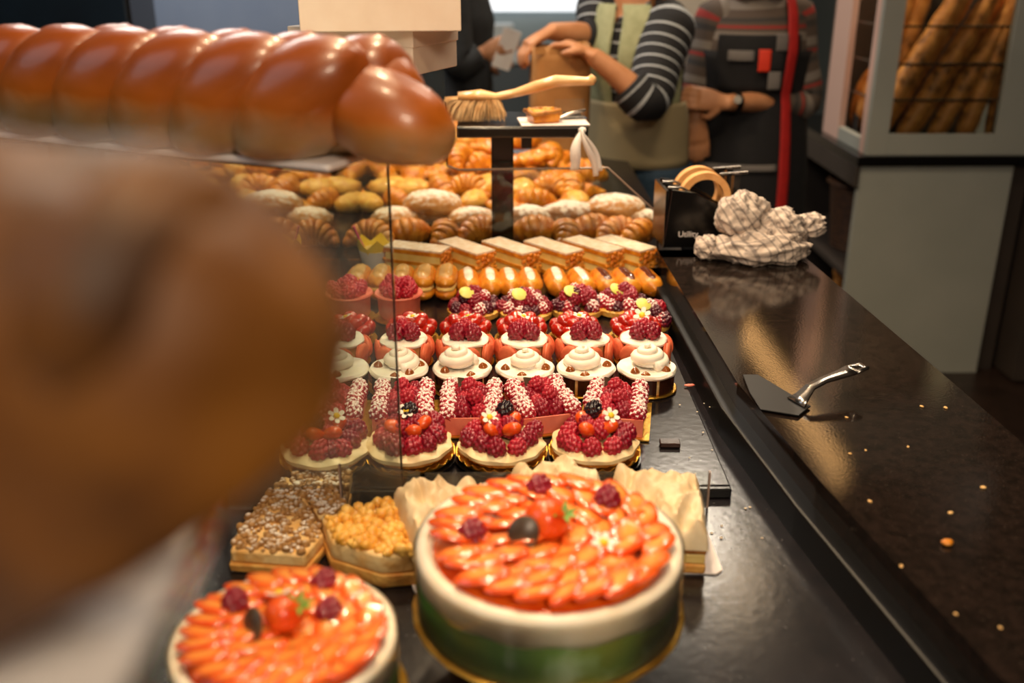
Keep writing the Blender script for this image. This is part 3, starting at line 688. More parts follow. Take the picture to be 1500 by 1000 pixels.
# --- C: chocolate tarts with a swirl of cream
def swirl(rb, h, turns, z0, rt=.006):
    pts = []; rr = []
    n = 18*turns
    for k in range(n+1):
        u = k/n; a = 2*math.pi*turns*u; r = rb*(1-u)**.85
        pts.append((r*math.cos(a), r*math.sin(a), z0+h*u)); rr.append(rt*(1-.75*u**2))
    return MB().lathe([(rb*.9, z0-.002), (rb*.75, z0+h*.3), (0, z0+h*.8)], 16, close=False).tube(pts, rr, 8)
def choc(i, px, y, label):
    rnd = random.Random(60+i); t = thing('chocolate_tart', label, 'tart', pos(px, y), rnd.uniform(-.6, .6), 'chocolate tarts topped with cream')
    shared('ct_board', lambda: MB().lathe([(.044, 0), (.045, .0012), (.044, .0024)], 48, lambda a, r, z, j: (r, z+.0012*abs(math.sin(14*a)) if j else z)), 'gold_board'); inst('ct_board', 'gold_board', t)
    shared('ct_body', lambda: MB().lathe([(.037, .0026), (.0385, .004), (.0385, .026), (0, .026)], 40), 'puff_pale'); inst('ct_body', 'mousse_body', t)
    def plaque():
        mb = MB(); s = R(19)
        mb.tube([(0, 0, .003), (0, 0, .0265)], .0405, 6, (1, 0, 0), False, -s, s)
        v = mb.v; mb.v = [(x, y, z) for x, y, z in v]; o = [(x*.955, y*.955, z) for x, y, z in v]; n = len(v); f = list(mb.f)
        mb.v += o; mb.uv += [(0, 0)]*n; mb.f += [tuple(q+n for q in reversed(p)) for p in f]
        m = 7; mb.f += [(k+1, k, k+n, k+1+n) for k in range(6)]+[(m+k, m+k+1, m+k+1+n, m+k+n) for k in range(6)]+[(0, m, m+n, n), (m+6, 6, 6+n, m+6+n)]
        return mb
    shared('ct_pl', plaque, 'chocolate')
    for k in range(8): inst('ct_pl', 'chocolate_plaque', t, (0, 0, 0), (0, 0, k*math.pi/4))
    shared('ct_cream', lambda: MB().lathe([(.038, .0262), (.0425, .028), (.0435, .031), (.041, .0345), (.03, .0345), (0, .0335)], 48, lambda a, r, z, j: (r*(1+.012*math.sin(5*a+j)), z+.0006*math.sin(7*a))), 'cream_white'); inst('ct_cream', 'cream_disc', t, (0, 0, 0), (0, 0, rnd.random()*6))
    shared('ct_sw', lambda: swirl(.021, .023, 3, .036, .0075), 'cream_white', 'all'); inst('ct_sw', 'cream_swirl', t, (-.004+.006*(i % 2), .005, 0), (0, 0, rnd.random()*6), 1+.06*(i % 3))
    def drop(): return MB().lathe([(.0068, .0), (.0072, .002), (.0055, .005), (.003, .0075), (0, .0095)], 14)
    shared('ct_drop', drop, 'caramel', 'all')
    for k, a in enumerate([R(-75+20*i), R(-200+15*i), R(20-10*i)][:2+(i % 2)]): inst('ct_drop', 'caramel_drop', t, (.031*math.cos(a), .031*math.sin(a), .033), (R(10), R(-8), a))
    inst('ct_drop', 'caramel_drop', t, (-.003, -.034, .032), (R(-22), 0, 0), (1.1, .8, .8))
CL = ['chocolate cream tart half hidden by the blurred loaf', 'chocolate cream tart crossed by the end edge of the hazy glass', 'chocolate cream tart just right of the glass edge', 'chocolate cream tart in the middle of its row', 'chocolate cream tart next to the last on the granite side', 'chocolate cream tart at the granite end of its row']
for i, px in enumerate([498, 585, 677, 769, 858, 947]): choc(i, px, 1.338-.002*(i == 5), CL[i])
# --- D: macaron cakes
def macaron_mesh():
    p = [(0, -.010), (.010, -.0098), (.0155, -.007), (.0165, -.004), (.0155, -.0028), (.0145, -.0024), (.0145, .0024), (.0155, .0028), (.0165, .004), (.0155, .007), (.010, .0098), (0, .010)]
    return MB().lathe(p, 24)
def maccake(i, px, y, label):
    rnd = random.Random(80+i); t = thing('macaron_cake', label, 'cake', pos(px, y), 0, 'macaron cakes with raspberries')
    inst('ct_board', 'gold_board', t)
    shared('mc_body', lambda: MB().lathe([(.030, .0026), (.031, .006), (.031, .034), (0, .034)], 36), 'puff_pale'); inst('mc_body', 'mousse_body', t)
    shared('mc_mac', macaron_mesh, 'macaron')
    for k in range(7):
        a = R(-64)+k*R(360/7)+rnd.uniform(-.05, .05)+R(38)
        inst('mc_mac', 'macaron', t, (.0385*math.cos(a), .0385*math.sin(a), .0205), (R(90), R(rnd.uniform(-6, 6)), a+R(90)+R(14)), (1, 1.08, .66))
    shared('mc_cream', lambda: MB().lathe([(.031, .033), (.0365, .0355), (.037, .0385), (.034, .0415), (.02, .041), (0, .040)], 48, lambda a, r, z, j: (r*(1+.018*math.sin(4*a+j*.6)), z+.0008*math.sin(6*a))), 'cream_white'); inst('mc_cream', 'cream_disc', t, (0, 0, 0), (0, 0, rnd.random()*6))
    for k in range(3):
        a = R(-150+60*k*2)+rnd.uniform(-.2, .2); a = [R(205), R(-25), R(90)][k]
        inst('raspd' if k < 2 else 'rasp', 'raspberry', t, (.0135*math.cos(a), .0125*math.sin(a)-.002, .0395), (rnd.uniform(-.15, .15), rnd.uniform(-.15, .15), rnd.random()*6), 1.12)
ML = [c.replace('chocolate cream tart', 'macaron cake with raspberries on cream') for c in CL]
for i, px in enumerate([500, 592, 682, 768, 857, 942]): maccake(i, px, 1.438, ML[i])
# --- E: glazed strawberry domes
def dome(i, px, y, label):
    rnd = random.Random(100+i); t = thing('strawberry_dome', label, 'pastry', pos(px, y), rnd.random()*.5, 'glazed strawberry domes')
    inst('ct_board', 'gold_board', t)
    shared('sd_body', lambda: MB().lathe([(.034, .0026), (.036, .010), (.030, .025), (.012, .034), (0, .036)], 32), 'strawberry_glazed', 'all'); inst('sd_body', 'red_filling', t)
    for k in range(8):
        a = k*math.pi/4; inst('strawg', 'glazed_strawberry', t, (.031*math.cos(a), .031*math.sin(a), .0185), (R(-30), 0, a-R(90)), (.92, .66, .86))
    for k in range(5):
        a = k*math.pi*.4+.3; inst('strawg', 'glazed_strawberry', t, (.017*math.cos(a), .017*math.sin(a), .031), (R(-60), 0, a-R(90)), (.8, .6, .8))
    flower(t, (.004*(i % 3-1), -.012, .043), (R(40 if i == 5 else -8), R(22*(i % 3-1)), i), 1.25 if i == 5 else .95)
    shared('sd_col', lambda: MB().lathe([(.0405, .003), (.0415, .045)], 40, close=False), 'plastic_clear', 'all') if False else None
DL = [c.replace('chocolate cream tart', 'red glazed strawberry dome') for c in CL]
DL[5] = 'red glazed strawberry dome with a daisy turned to the front, nearest the granite'
for i, px in enumerate([512, 603, 682, 764, 842, 931]): dome(i, px, 1.535, DL[i])
# --- pink cups of raspberries at the left
def cup(i, px, y, label):
    rnd = random.Random(120+i); t = thing('raspberry_cup', label, 'tart', pos(px, y), 0, 'pink cups of raspberries')
    inst('ct_board', 'gold_board', t)
    shared('rc_shell', lambda: MB().lathe([(.030, .0026), (.036, .010), (.037, .040), (.042, .045), (.041, .0475), (.034, .045), (0, .043)], 40), 'pink_shell'); inst('rc_shell', 'pink_shell', t)
    heap(t, ['rasp'], [(.024, 8, 0, 0), (.010, 3, .010, .4)], rnd, .044, 1.0)
cup(0, 512, 1.64, 'pink cup of raspberries beside the blurred loaf'); cup(1, 585, 1.64, 'pink cup of raspberries crossed by the end edge of the hazy glass')
# --- F: mixed berry tarts with a green disc
def btart(i, px, y, label, r=1.0):
    rnd = random.Random(140+i); t = thing('berry_tart', label, 'tart', pos(px, y), rnd.random(), 'mixed berry tarts')
    shared('bt_crust', lambda: MB().lathe([(.038, .0), (.045, .003), (.0465, .012), (.043, .0145), (.0, .012)], 60, flut(26, .02)), 'puff'); inst('bt_crust', 'pastry_shell', t, sc=r)
    heap(t, ['berryd', 'blue', 'berryd', 'raspd', 'rasps'], [(.034*r, 12, 0, 0)], rnd, .010, .98, 'berry'); heap(t, ['berryr', 'berryd', 'raspd', 'berryr', 'rasps'], [(.020*r, 7, .012, .3), (.004, 2, .019, 0)], rnd, .012, .95, 'berry')
    inst('lime_disc', 'green_disc', t, (*rotz((-.012, -.014), -t.rotation_euler.z), .046), Euler((R(34), R(-8), 0)).to_matrix().to_euler() if i % 2 else (R(28), R(14), -t.rotation_euler.z), 1.05, 'pale green chocolate disc')
BL = ['berry tart with a green disc, next to the choux puffs at the left', 'berry tart with a green disc facing up in the middle left of its row', 'berry tart with a green disc in the middle right of its row', 'berry tart with a green disc, behind the dome that has the daisy', 'small berry tart at the granite end of its row']
for i, (px, y) in enumerate([(694, 1.650), (770, 1.640), (845, 1.655), (911, 1.665), (950, 1.585)]): btart(i, px, y, BL[i], .8 if i == 4 else 1)
# --- G: choux and eclairs
def eclair(i, px, y, kind, label, rz, L=.105):
    rnd = random.Random(160+i); t = thing('eclair' if kind != 'choux' else 'choux_puff', label, 'pastry', pos(px, y), rz, 'row of choux puffs and eclairs')
    w = .0215 if kind == 'choux' else .0215
    def body(z0, hh, wk, Lk=1):
        mb = MB(); n = 14; pts = []; rr = []
        for k in range(n+1):
            u = -1+2*k/n; pts.append((0, u*L/2*Lk, z0)); e = max(0.03, (1-abs(u)**4)**.5); rr.append((hh*e, w*wk*e))
        mb.tube(pts, rr, 18); mb.v = [(x*(1+.06*fbm((x, y, z+i), 60, 2)), y, z+.0022*fbm((x, y+i, z), 55, 3)) for x, y, z in mb.v]; return mb
    if kind == 'choux':
        mb = body(.013, .013, 1.0); mb.v = [(x, y, max(0, z)) for x, y, z in mb.v]; mb.build('lower_half', MT['puff_gold'], t, 'all')
        body(.024, .010, .92, .97).build('cream_filling', MT['custard'], t, 'all')
        body(.036, .014, 1.0).build('upper_half', MT['puff_gold'], t, 'all')
        mb = body(.040, .0125, .72, .86); mb.build('fondant', MT['icing_tan'], t, 'all')
    else:
        mb = body(.019, .021, 1.05); mb.v = [(x*(1+.05*math.sin(math.atan2(z-.019, x)*9)), y, max(0, z)) for x, y, z in mb.v]; mb.build('choux_shell', MT['puff_gold'], t, 'all')
        body(.029, .0125, .58, .84).build('icing', MT[{'white': 'icing_white', 'choc': 'icing_choc'}[kind]], t, 'all')
M('icing_white', 'f4ead8', 'fbf6ec', 20, .18, coat=.6); M('icing_choc', '5a2c1c', '6f3a26', 20, .16, coat=.6); M('icing_tan', 'dba65c', 'ecc688', 20, .22, coat=.5)
eg = [(526, 'choux'), (558, 'choux'), (590, 'choux'), (622, 'choux'), (654, 'choux'), (686, 'white'), (718, 'white'), (746, 'white'), (776, 'white'), (815, 'white'), (851, 'white'), (884, 'choc'), (917, 'choc'), (948, 'choc')]
for i, (px, k) in enumerate(eg):
    nm = {'choux': 'split cream choux puff', 'white': 'eclair with glossy white icing', 'choc': 'eclair with chocolate icing'}[k]
    same = [j for j, e_ in enumerate(eg) if e_[1] == k]
    eclair(i, px, 1.765+(.012 if k != 'choux' else 0), k, f'{nm}, {ORD[same.index(i)]} of its kind in the row', R(0 if k == 'choux' else (10 if i > 9 else 4)))
# --- H: mille-feuille slices
def mille(i, px, y, rz, label):
    t = thing('mille_feuille', label, 'pastry', pos(px, y, TR+.03), rz, 'mille-feuille slices')
    t.scale = (1, 1, 1.12); rnd = random.Random(180+i); L, W = .125, .048; z = .0
    for k, (h, m, nm, s) in enumerate([(.007, 'puff_gold', 'puff_layer', 1), (.013, 'custard', 'custard_layer', .95), (.006, 'puff_gold', 'puff_layer', 1), (.013, 'custard', 'custard_layer', .95), (.007, 'puff_gold', 'puff_layer', 1), (.003, 'sugar_white', 'sugar_crust', .99)]):
        key = f'mf{k}'; shared(key, lambda: MB().box((0, 0, z+h/2), (L*s, W*s, h)), m, False); inst(key, nm, t); z += h
    if 'mf_nut' not in CACHE:
        mb = MB(); r2 = random.Random(5)
        for q in range(150):
            x = r2.choice((-L/2, L/2)); yy = r2.uniform(-W/2, W/2); zz = r2.uniform(.003, .044); s = r2.uniform(.0018, .0042); mb.ball((x, yy, zz), (s, s, s), 6, 5)
        CACHE['mf_nut'] = mb.mesh('nut_crumbs', MT['puff_gold'], 'all')
    o = inst('mf_nut', 'nut_crumbs', t); o['kind'] = 'stuff'
mf = [(612, 1.90), (683, 1.905), (748, 1.905), (810, 1.905), (868, 1.915), (915, 1.92)]
HL = ['mille-feuille slice beside the paper cup with the yellow crown', 'second mille-feuille slice from the yellow crown cup', 'mille-feuille slice in front of the foot of the black post', 'mille-feuille slice just right of the black post', 'next to last mille-feuille slice on the granite side', 'mille-feuille slice at the granite end of its row']
for i, (px, y) in enumerate(mf): mille(i, px, y, R(-50 if i else -22), HL[i])
# --- paper cup with a crown and a pink spoon
c = pos(549, 1.93); t = thing('dessert_cup', 'white dessert cup with a yellow paper crown and a pink spoon', 'cup', c)
MB().lathe([(.022, 0), (.023, .001), (.031, .040), (.029, .040), (.022, .004), (0, .004)], 32).build('cup', MT['paper_white'], t)
def zig(a, r, z, j): return (r, z+(.018*abs(((a*5/math.pi) % 2)-1) if j in (1, 2) else 0))
MB().lathe([(.0285, .03), (.0335, .048), (.0325, .048), (.0275, .03)], 80, zig, close=False).build('paper_crown', MT['yellow_paper'], t)
MB().lathe([(0, .030), (.028, .030), (.024, .042), (0, .046)][::1], 24).build('dessert', MT['custard'], t, 'all')
MB().tube([(-.012, -.012, .03), (-.030, -.016, .075), (-.036, -.018, .092)], [(.003, .006), (.002, .003), (.002, .0035)], 8).build('spoon', MT['pink_plastic'], t)
# --- I: croissants, J: sugared buns, K: the golden heap
def croissant_mesh(seed):
    mb = MB(); n = 46; pts = []; rr = []
    for k in range(n+1):
        u = -1+2*k/n; a = u*1.15; rad = .052
        r = .0275*max(.18, math.cos(u*1.32))*(1+.10*(abs(((u*4.5+seed*.37) % 1)-.5)*2)**2-.04)
        pts.append((rad*math.sin(a), -rad*math.cos(a)+.052, r*.92)); rr.append(r)
    mb.tube(pts, rr, 18); mb.v = [(x, y, max(0, z)) for x, y, z in mb.v]; return mb
for s in range(3): CACHE[f'cro{s}'] = croissant_mesh(s).mesh('croissant', MT['croissant'], 'all')
def one(key, name, label, cat, loc, rot=(0,0,0), sc=1, group=None):
    return tag(inst(key, name, None, loc, rot, sc), label, cat, group)
cr = [(545, 2.10, 170), (598, 2.11, 20), (652, 2.10, 95), (705, 2.13, 190), (785, 2.13, 10), (830, 2.10, 100), (868, 2.14, 20), (905, 2.12, 195), (938, 2.10, 60)]
for i, (px, y, a) in enumerate(cr):
    one(f'cro{i%3}', 'croissant', f'brown croissant, {ORD[i]} in the row behind the mille-feuille slices', 'croissant', pos(px, y), (0, 0, R(a)), 1.08, 'croissants')
M('bun_sugar', 'c07a3a', 'd79a5a', 30, .5, .4, 90); over(MT['bun_sugar'], 'e8d8cc', dusted(110, .60, .86), .85)
M('bun_choc', '8a5a38', 'b8855a', 30, .5, .4, 90); over(MT['bun_choc'], 'e8d8cc', dusted(70, .62, .8), .85)
def bun_mesh(seed):
    mb = MB().ball((0, 0, .024), (.062, .036, .027), 30, 18, lambda p: 1+.12*fbm(p+Vector((seed, 0, 0)), 2.2, 3)); mb.v = [(x, y, max(0, z)) for x, y, z in mb.v]; return mb
CACHE['bun0'] = bun_mesh(1).mesh('sugared_bun', MT['bun_sugar'], 'all'); CACHE['bun1'] = bun_mesh(4).mesh('sugared_bun', MT['bun_choc'], 'all')
for i, (px, y, k, s, dz, l) in enumerate([(578, 2.255, 0, .9, 0, 'sugared bun behind the glass edge, left of the largest sugared bun'), (634, 2.28, 0, 1.15, .02, 'big white sugared bun left of the black post'), (690, 2.25, 0, .9, 0, 'sugared bun directly left of the black post'), (776, 2.26, 1, .95, 0, 'flat sugared bun directly right of the black post'), (834, 2.27, 1, 1.1, 0, 'brown bun with patchy sugar right of the black post'), (901, 2.27, 0, 1.15, .012, 'big white sugared bun under the slanting glass edge'), (944, 2.25, 1, .8, 0, 'small sugared bun at the granite end behind the croissants')]):
    one(f'bun{k}', 'sugared_bun', l, 'bun', pos(px, y)+Vector((0, 0, dz)), (0, 0, R(7*(-1)**i)), (s, s, s), 'sugared buns')
    if dz: one('bun1', 'sugared_bun', l.replace('big white sugared bun', 'brown bun lying underneath the big sugared bun'), 'bun', pos(px, y+.012), (0, 0, R(4)), (s*.95, s*.95, .8), 'sugared buns')
def turnover():
    n = 26; mb = MB(); v = []; f = []
    for j in range(9):
        for k in range(n+1):
            a = math.pi*k/n; u = j/8; r = .06*u*(1+.03*math.cos(14*a)*(u > .8))
            v.append((r*math.cos(a), r*math.sin(a)*.95, .030*math.sqrt(max(0, 1-u**2.4))*max(0,math.sin(a))**.4+.006+.003*fbm((r*math.cos(a), r*math.sin(a), 0), 60, 3)))
    m = n+1
    for j in range(8):
        for k in range(n): f.append((j*m+k, j*m+k+1, (j+1)*m+k+1, (j+1)*m+k)[::-1])
    b = len(v); v += [(x, y, 0) for x, y, z in v[8*m:]]; f += [(8*m+k, 8*m+k+1, b+k+1, b+k)[::-1] for k in range(n)]; f.append(tuple(range(b, b+m)))
    return mb.add(v, f)
def roll():
    mb = MB().ball((0, 0, .022), (.055, .030, .023), 26, 16, lambda p: 1+.05*fbm(p, 3, 3)+.05*math.cos(p.x*16)); mb.v = [(x, y, max(0, z)) for x, y, z in mb.v]; return mb
def pinwheel():
    mb = MB().lathe([(.030, 0), (.046, .004), (.048, .014), (.040, .022), (.026, .019), (.014, .025), (0, .023)], 40, lambda a, r, z, j: (r*(1+.14*math.cos(4*a+z*30)), z+.003*math.cos(8*a))); return mb
CACHE['turn'] = turnover().mesh('turnover', MT['puff_gold'], 'all'); CACHE['roll'] = roll().mesh('golden_roll', MT['puff'], 'all'); CACHE['pin'] = pinwheel().mesh('pinwheel', MT['puff_gold'], 'all')
CACHE['crog'] = croissant_mesh(1).mesh('croissant', MT['puff_gold'], 'all')
rnd = random.Random(77); kinds = ['turn', 'roll', 'pin', 'crog']; nm = {'turn': 'turnover', 'roll': 'golden_roll', 'pin': 'pinwheel', 'crog': 'small_croissant'}
DEP = ['in the front row', 'in the second row', 'on the lower pile', 'in the middle row', 'high on the pile', 'in the rear row', 'topmost at the back']
def heap_label(k, row, ci, side):
    return f'golden {nm[k].replace("_", " ").replace("golden ", "")} {DEP[row]} of the heap, {ORD[ci]}'
cols = [505, 545, 585, 625, 663, 700, 752, 785, 820, 850]; n_k = 0
PL = {}
for row, (y, z, jig) in enumerate([(2.40, 0, 0), (2.50, .012, 20), (2.58, .045, 0), (2.68, .012, 12), (2.76, .055, 5), (2.86, .02, 0), (2.92, .075, 10)]):
    for ci, px in enumerate(cols):
        if row in (2, 4, 6) and ci > (6 if row == 6 else 7): continue
        if row == 6 and ci < 3: continue
        k = kinds[(ci+row*3+rnd.randrange(2)) % 4]
        p = pos(px+jig+rnd.uniform(-8, 8)-6*row*(px > 730)*.5, y+rnd.uniform(-.02, .02))
        hh = z+(.035 if (row in (2, 4, 6) and rnd.random() < .4) else 0)
        p.z += hh
        side = 'left' if px < 735 else 'right'
        lay = 'lying on the tray' if z < .03 else 'on top of the heap'
        one(k, nm[k], heap_label(k, row, ci, side), 'pastry', p, (R(rnd.uniform(-12, 22)) if z > .03 else R(rnd.uniform(-4, 6)), R(rnd.uniform(-14, 14)) if z > .03 else 0, rnd.random()*6.28), rnd.uniform(1.0, 1.22), 'heap of golden pastries at the back')
# ------------------------------------------------------------------ bits left on tray and granite
def bit(name, label, px, py, z, d, mat, rz=0):
    p = at(px, py, z); mb = MB().ball((0, 0, d[2]*.5), (d[0]/2, d[1]/2, d[2]/2), 10, 7, lambda q: 1+.25*fbm(q, 2)); o = mb.build(name, MT[mat], None, 'all', (p.x, p.y, z+.0003), (0, 0, rz)); tag(o, label, 'crumb', 'stray crumbs')
o = MB().box((0, 0, .003), (.026, .015, .006)).build('chocolate_square', MT['chocolate'], None, False, (*at(981, 652, TR)[:2], TR+.0003), (0, 0, R(-3)), .001); tag(o, 'small dark chocolate square lying alone on the tray', 'chocolate')
bit('almond_flake', 'pink almond flake lying on the tray by the rail', 1010, 566, TR, (.016, .007, .004), 'pink_shell')
bit('crumb', 'orange pastry crumb lying alone on the near granite', 1387, 798, GR, (.012, .010, .006), 'puff_gold')
rnd = random.Random(12)
for i, (px, py) in enumerate([(1274, 735), (1392, 752), (1268, 660), (1240, 612), (1385, 598), (1350, 596), (1330, 655), (1245, 665), (1400, 900), (1465, 920), (1320, 830), (1440, 715), (1210, 560)]):
    p = at(px, py, GR); s = rnd.uniform(.002, .004)
    o = MB().ball((0, 0, s*.3), (s, s*.7, s*.35), 7, 5).build('crumb', MT['puff_pale'], None, 'all', (p.x, p.y, GR+.0002), (0, 0, rnd.random()*3)); tag(o, 'tiny pale crumb scattered on the black granite', 'crumb', 'tiny crumbs on the granite')
rnd = random.Random(31)
for i in range(14):
    p = at(rnd.uniform(995, 1060), rnd.uniform(580, 700), TR) if i < 8 else at(rnd.uniform(1040, 1120), rnd.uniform(730, 800), DK); s = rnd.uniform(.0012, .0022)
    if p.x > .295: p.x = .27+.02*rnd.random()
    o = MB().ball((0, 0, s*.4), (s, s*.8, s*.4), 7, 5).build('crumb', MT['sugar_white'], None, 'all', (p.x, p.y, p.z+.0003)); tag(o, 'tiny white crumb on the black deck by the rail', 'crumb', 'tiny crumbs on the deck')

# ================================================================== post, raised shelf and what stands on it
YQ = 2.055
px_ = xrow(736, YQ, 1.05)
q0, q1 = at(668, 186, y=YQ-.10), at(862, 186, y=YQ-.10)
SZ = q0.z
ps = thing('post_shelf', 'black shelf on a square black post rising out of the pastries', 'shelf', (px_, YQ, ZT))
MB().box((0, 0, .001+(SZ-ZT-.022)/2), (.046, .046, SZ-ZT-.022)).build('post', MT['black_plastic'], ps, False, bevel=.003)
MB().box((0, 0, .003), (.10, .10, .006)).build('foot_plate', MT['black_plastic'], ps, False, bevel=.002)
MB().box(((q0.x+q1.x)/2-px_, 0, SZ-ZT-.011), (q1.x-q0.x, .20, .022)).build('shelf_top', MT['black_plastic'], ps, False, bevel=.004)
MB().box((.05, .02, SZ-ZT-.042), (.022, .03, .04)).build('bracket', MT['black_plastic'], ps, False)
# pastry brush
hb = at(690, 170, y=YQ-.03); ht = at(868, 117, y=YQ-.03)
br = thing('pastry_brush', 'wooden pastry brush with pale bristles lying on the black shelf', 'brush', (hb.x, hb.y, SZ+.0005))
zc = .052
hd = Vector((ht.x-hb.x, 0, ht.z-SZ))
pts = [Vector((-.025, 0, .048)), Vector((.02, 0, .050)), Vector((.05, 0, .047)), Vector((.09, 0, .055)), Vector((.13, 0, .067)), Vector((.17, 0, .078)), Vector((hd.x-.01, 0, hd.z-.003)), Vector((hd.x, 0, hd.z)), Vector((hd.x+.007, 0, hd.z+.001))]
MB().tube(pts, [(.009, .020), (.012, .024), (.008, .014), (.0085, .0095), (.0115, .0125), (.012, .0125), (.0085, .009), (.0115, .0115), (.004, .004)], 16).build('handle', MT['wood'], br, 'all')
rnd = random.Random(8); mb = MB()
for k in range(620):
    u, v = rnd.uniform(-.022, .055), rnd.uniform(-.020, .020)
    fl = (u+.022)/.077
    tip = Vector((u-.026*(1-fl)+(.012 if fl > .7 else 0)*fl+rnd.uniform(-.006, .006), v*1.7+rnd.uniform(-.005, .005), max(.002, .002+.012*fl*rnd.random())))
    mb.tube([(u, v*.9, .044), ((u+tip.x)/2, (v+tip.y)/2, .03), tip], [.0011, .0010, .0004], 3, caps=False)
for k in range(160):
    a = rnd.uniform(-1.2, 1.2); mb.tube([(-.018, .016*math.sin(a), .046), (-.045+rnd.uniform(-.008, .008), .024*math.sin(a), .036+rnd.uniform(-.012, .01)), (-.052+rnd.uniform(-.01, .01), .03*math.sin(a), .014+rnd.uniform(-.01, .012))], [.0012, .001, .0004], 3, caps=False)
o = mb.build('bristles', MT['bristle'], br); o['kind'] = 'stuff'
# quiche on a card
qp = at(795, 178, y=YQ-.06)
cdp = at(810, 181, y=YQ-.05)
card = MB().box((0, 0, .0012), (.135, .10, .0024)).build('paper_card', MT['card_white'], None, False, (cdp.x, YQ-.045, SZ+.0005), (0, 0, R(4)), .001); tag(card, 'white card under the small quiche on the black shelf', 'card')
qu = thing('small_quiche', 'small golden square quiche on the white card beside the brush', 'quiche', (qp.x, YQ-.055, SZ+.0032), R(18))
MB().prism([(-.026, -.022), (.026, -.024), (.030, .022), (-.024, .024)], 0, .020, 1.14).build('pastry_case', MT['puff_gold'], qu, bevel=.002)
for k, (x, y, a) in enumerate([(0, -.026, 0), (.030, 0, R(84)), (0, .026, 0), (-.028, 0, R(90))]): MB().tube([(-.028*math.cos(a)+x, -.028*math.sin(a)+y, .018), (x, y, .021), (.028*math.cos(a)+x, .028*math.sin(a)+y, .024 if k == 0 else .019)], .0045, 8).build('crust_rim', MT['crust_dark'], qu, 'all')
o = crumbs([(-.024, -.021), (.026, -.022), (.027, .021), (-.024, .022)], .019, 70, 3, .003, .0055).build('filling', MT['apple'], qu, 'all'); o['kind'] = 'stuff'
cl = thing('glass_clip', 'small clear plastic holder behind the quiche on the card', 'holder', (at(835, 170, y=YQ).x, YQ-.02, SZ+.0032), R(10))
MB().box((0, 0, .002), (.06, .03, .003)).build('foot', MT['acrylic'], cl, False); MB().box((0, .012, .02), (.06, .003, .034)).build('plate', MT['acrylic'], cl, False)
MB().tube([(-.025, -.012, .004), (0, -.014, .014), (.028, -.01, .018)], .003, 8).build('clip_rod', MT['steel'], cl)
# white ribbons hanging from the shelf corner
rib = thing('ribbon', 'white ribbon tails hanging from the right end of the black shelf', 'ribbon', (q1.x-.012, YQ-.098, SZ-.006))
for k, (dx, dz, w_) in enumerate([(-.016, -.078, .013), (.030, -.092, .008), (.042, -.082, .007)]):
    n = 12; mb = MB(); v = []
    for j in range(n+1):
        u = j/n; x = dx*u**.9-.004*math.sin(u*5+k); z = dz*u; y = -.006-.01*math.sin(u*3+k)
        v += [(x-w_*(.25+.75*math.sin(min(1, u*1.2)*2.2)), y, z), (x+w_*(.25+.75*math.sin(min(1, u*1.2)*2.2))*.6, y-.003, z+.002)]
    f = [(2*j, 2*j+1, 2*j+3, 2*j+2) for j in range(n)]
    o = mb.add(v, f).build('ribbon_tail', MT['paper_white'], rib, 'all'); m = o.modifiers.new('thick', 'SOLIDIFY'); m.thickness = .0012
MB().ball((0, -.004, 0), (.008, .006, .006), 12, 8).build('knot', MT['paper_white'], rib, 'all')

# ================================================================== on the granite
# tape dispenser with two rolls
c0, c1 = at(966, 366, GR), at(1100, 372, GR)
td = thing('tape_dispenser', 'black double tape dispenser with two tan rolls at the far end of the granite', 'tape dispenser', ((c0.x+c1.x)/2+.002, c0.y+.07, GR+.0005), R(3))
L_ = (c1.x-c0.x)*.97; hD = .115
def side(y): return [(-L_/2, 0), (L_/2, 0), (L_/2, hD*.42), (L_/2*.6, hD*.60), (-L_/2*.30, hD*.94), (-L_/2*.86, hD)]
def plate(y0, y1):
    s_ = side(0); n = len(s_); return MB().add([(x, y0, z) for x, z in s_]+[(x, y1, z) for x, z in s_], [tuple(range(n)), tuple(range(2*n-1, n-1, -1))]+[((i+1) % n, i, n+i, n+(i+1) % n) for i in range(n)])
plate(-.055, -.049).build('side_plate', MT['black_plastic'], td, False, bevel=.002)
plate(.049, .055).build('side_plate', MT['black_plastic'], td, False, bevel=.002)
plate(-.002, .002).build('middle_plate', MT['black_plastic'], td, False, bevel=.001)
MB().box((0, 0, .012), (L_*.99, .098, .024)).build('weighted_base', MT['black_plastic'], td, False)
MB().box((-L_/2+.004, 0, hD*.5), (.006, .108, hD*.96)).build('back_plate', MT['black_plastic'], td, False, bevel=.001)
for y in (-.026, .026):
    ri = MB().lathe([(.037, -.010), (.050, -.010), (.050, .010), (.037, .010), (.037, -.010)], 48, close=False).build('tape_roll', MT['tape'], td, True, (.0, y, hD*.80), (R(90), 0, 0))
    MB().tube([(-L_*.46, y-.018, hD+.001), (-L_*.30, y-.018, hD+.001), (-L_*.2, y-.018, hD*.93)], .0025, 8).build('metal_arm', MT['steel'], td)
    MB().tube([(.03, y+.012, hD*1.16), (L_*.52, y+.012, hD*1.19)], .0035, 8).build('cutter_bar', MT['steel_dark'], td)
    MB().box((L_*.36, y, hD*.95), (.012, .02, hD*.5)).build('cutter_stand', MT['black_plastic'], td, False)
tx = bpy.data.curves.new('lettering', 'FONT'); tx.body = 'Utility'; tx.size = .016; tx.extrude = .0003; tx.align_x = 'CENTER'
tx.materials.append(MT['card_white']); o = bpy.data.objects.new('lettering_curve', tx); COL.objects.link(o); bpy.context.view_layer.update(); me_ = bpy.data.meshes.new_from_object(o.evaluated_get(bpy.context.evaluated_depsgraph_get())); bpy.data.objects.remove(o); o = bpy.data.objects.new('lettering', me_); COL.objects.link(o); o.parent = td; o.location = (-.034, -.0556, .022); o.rotation_euler = (R(90), 0, 0)
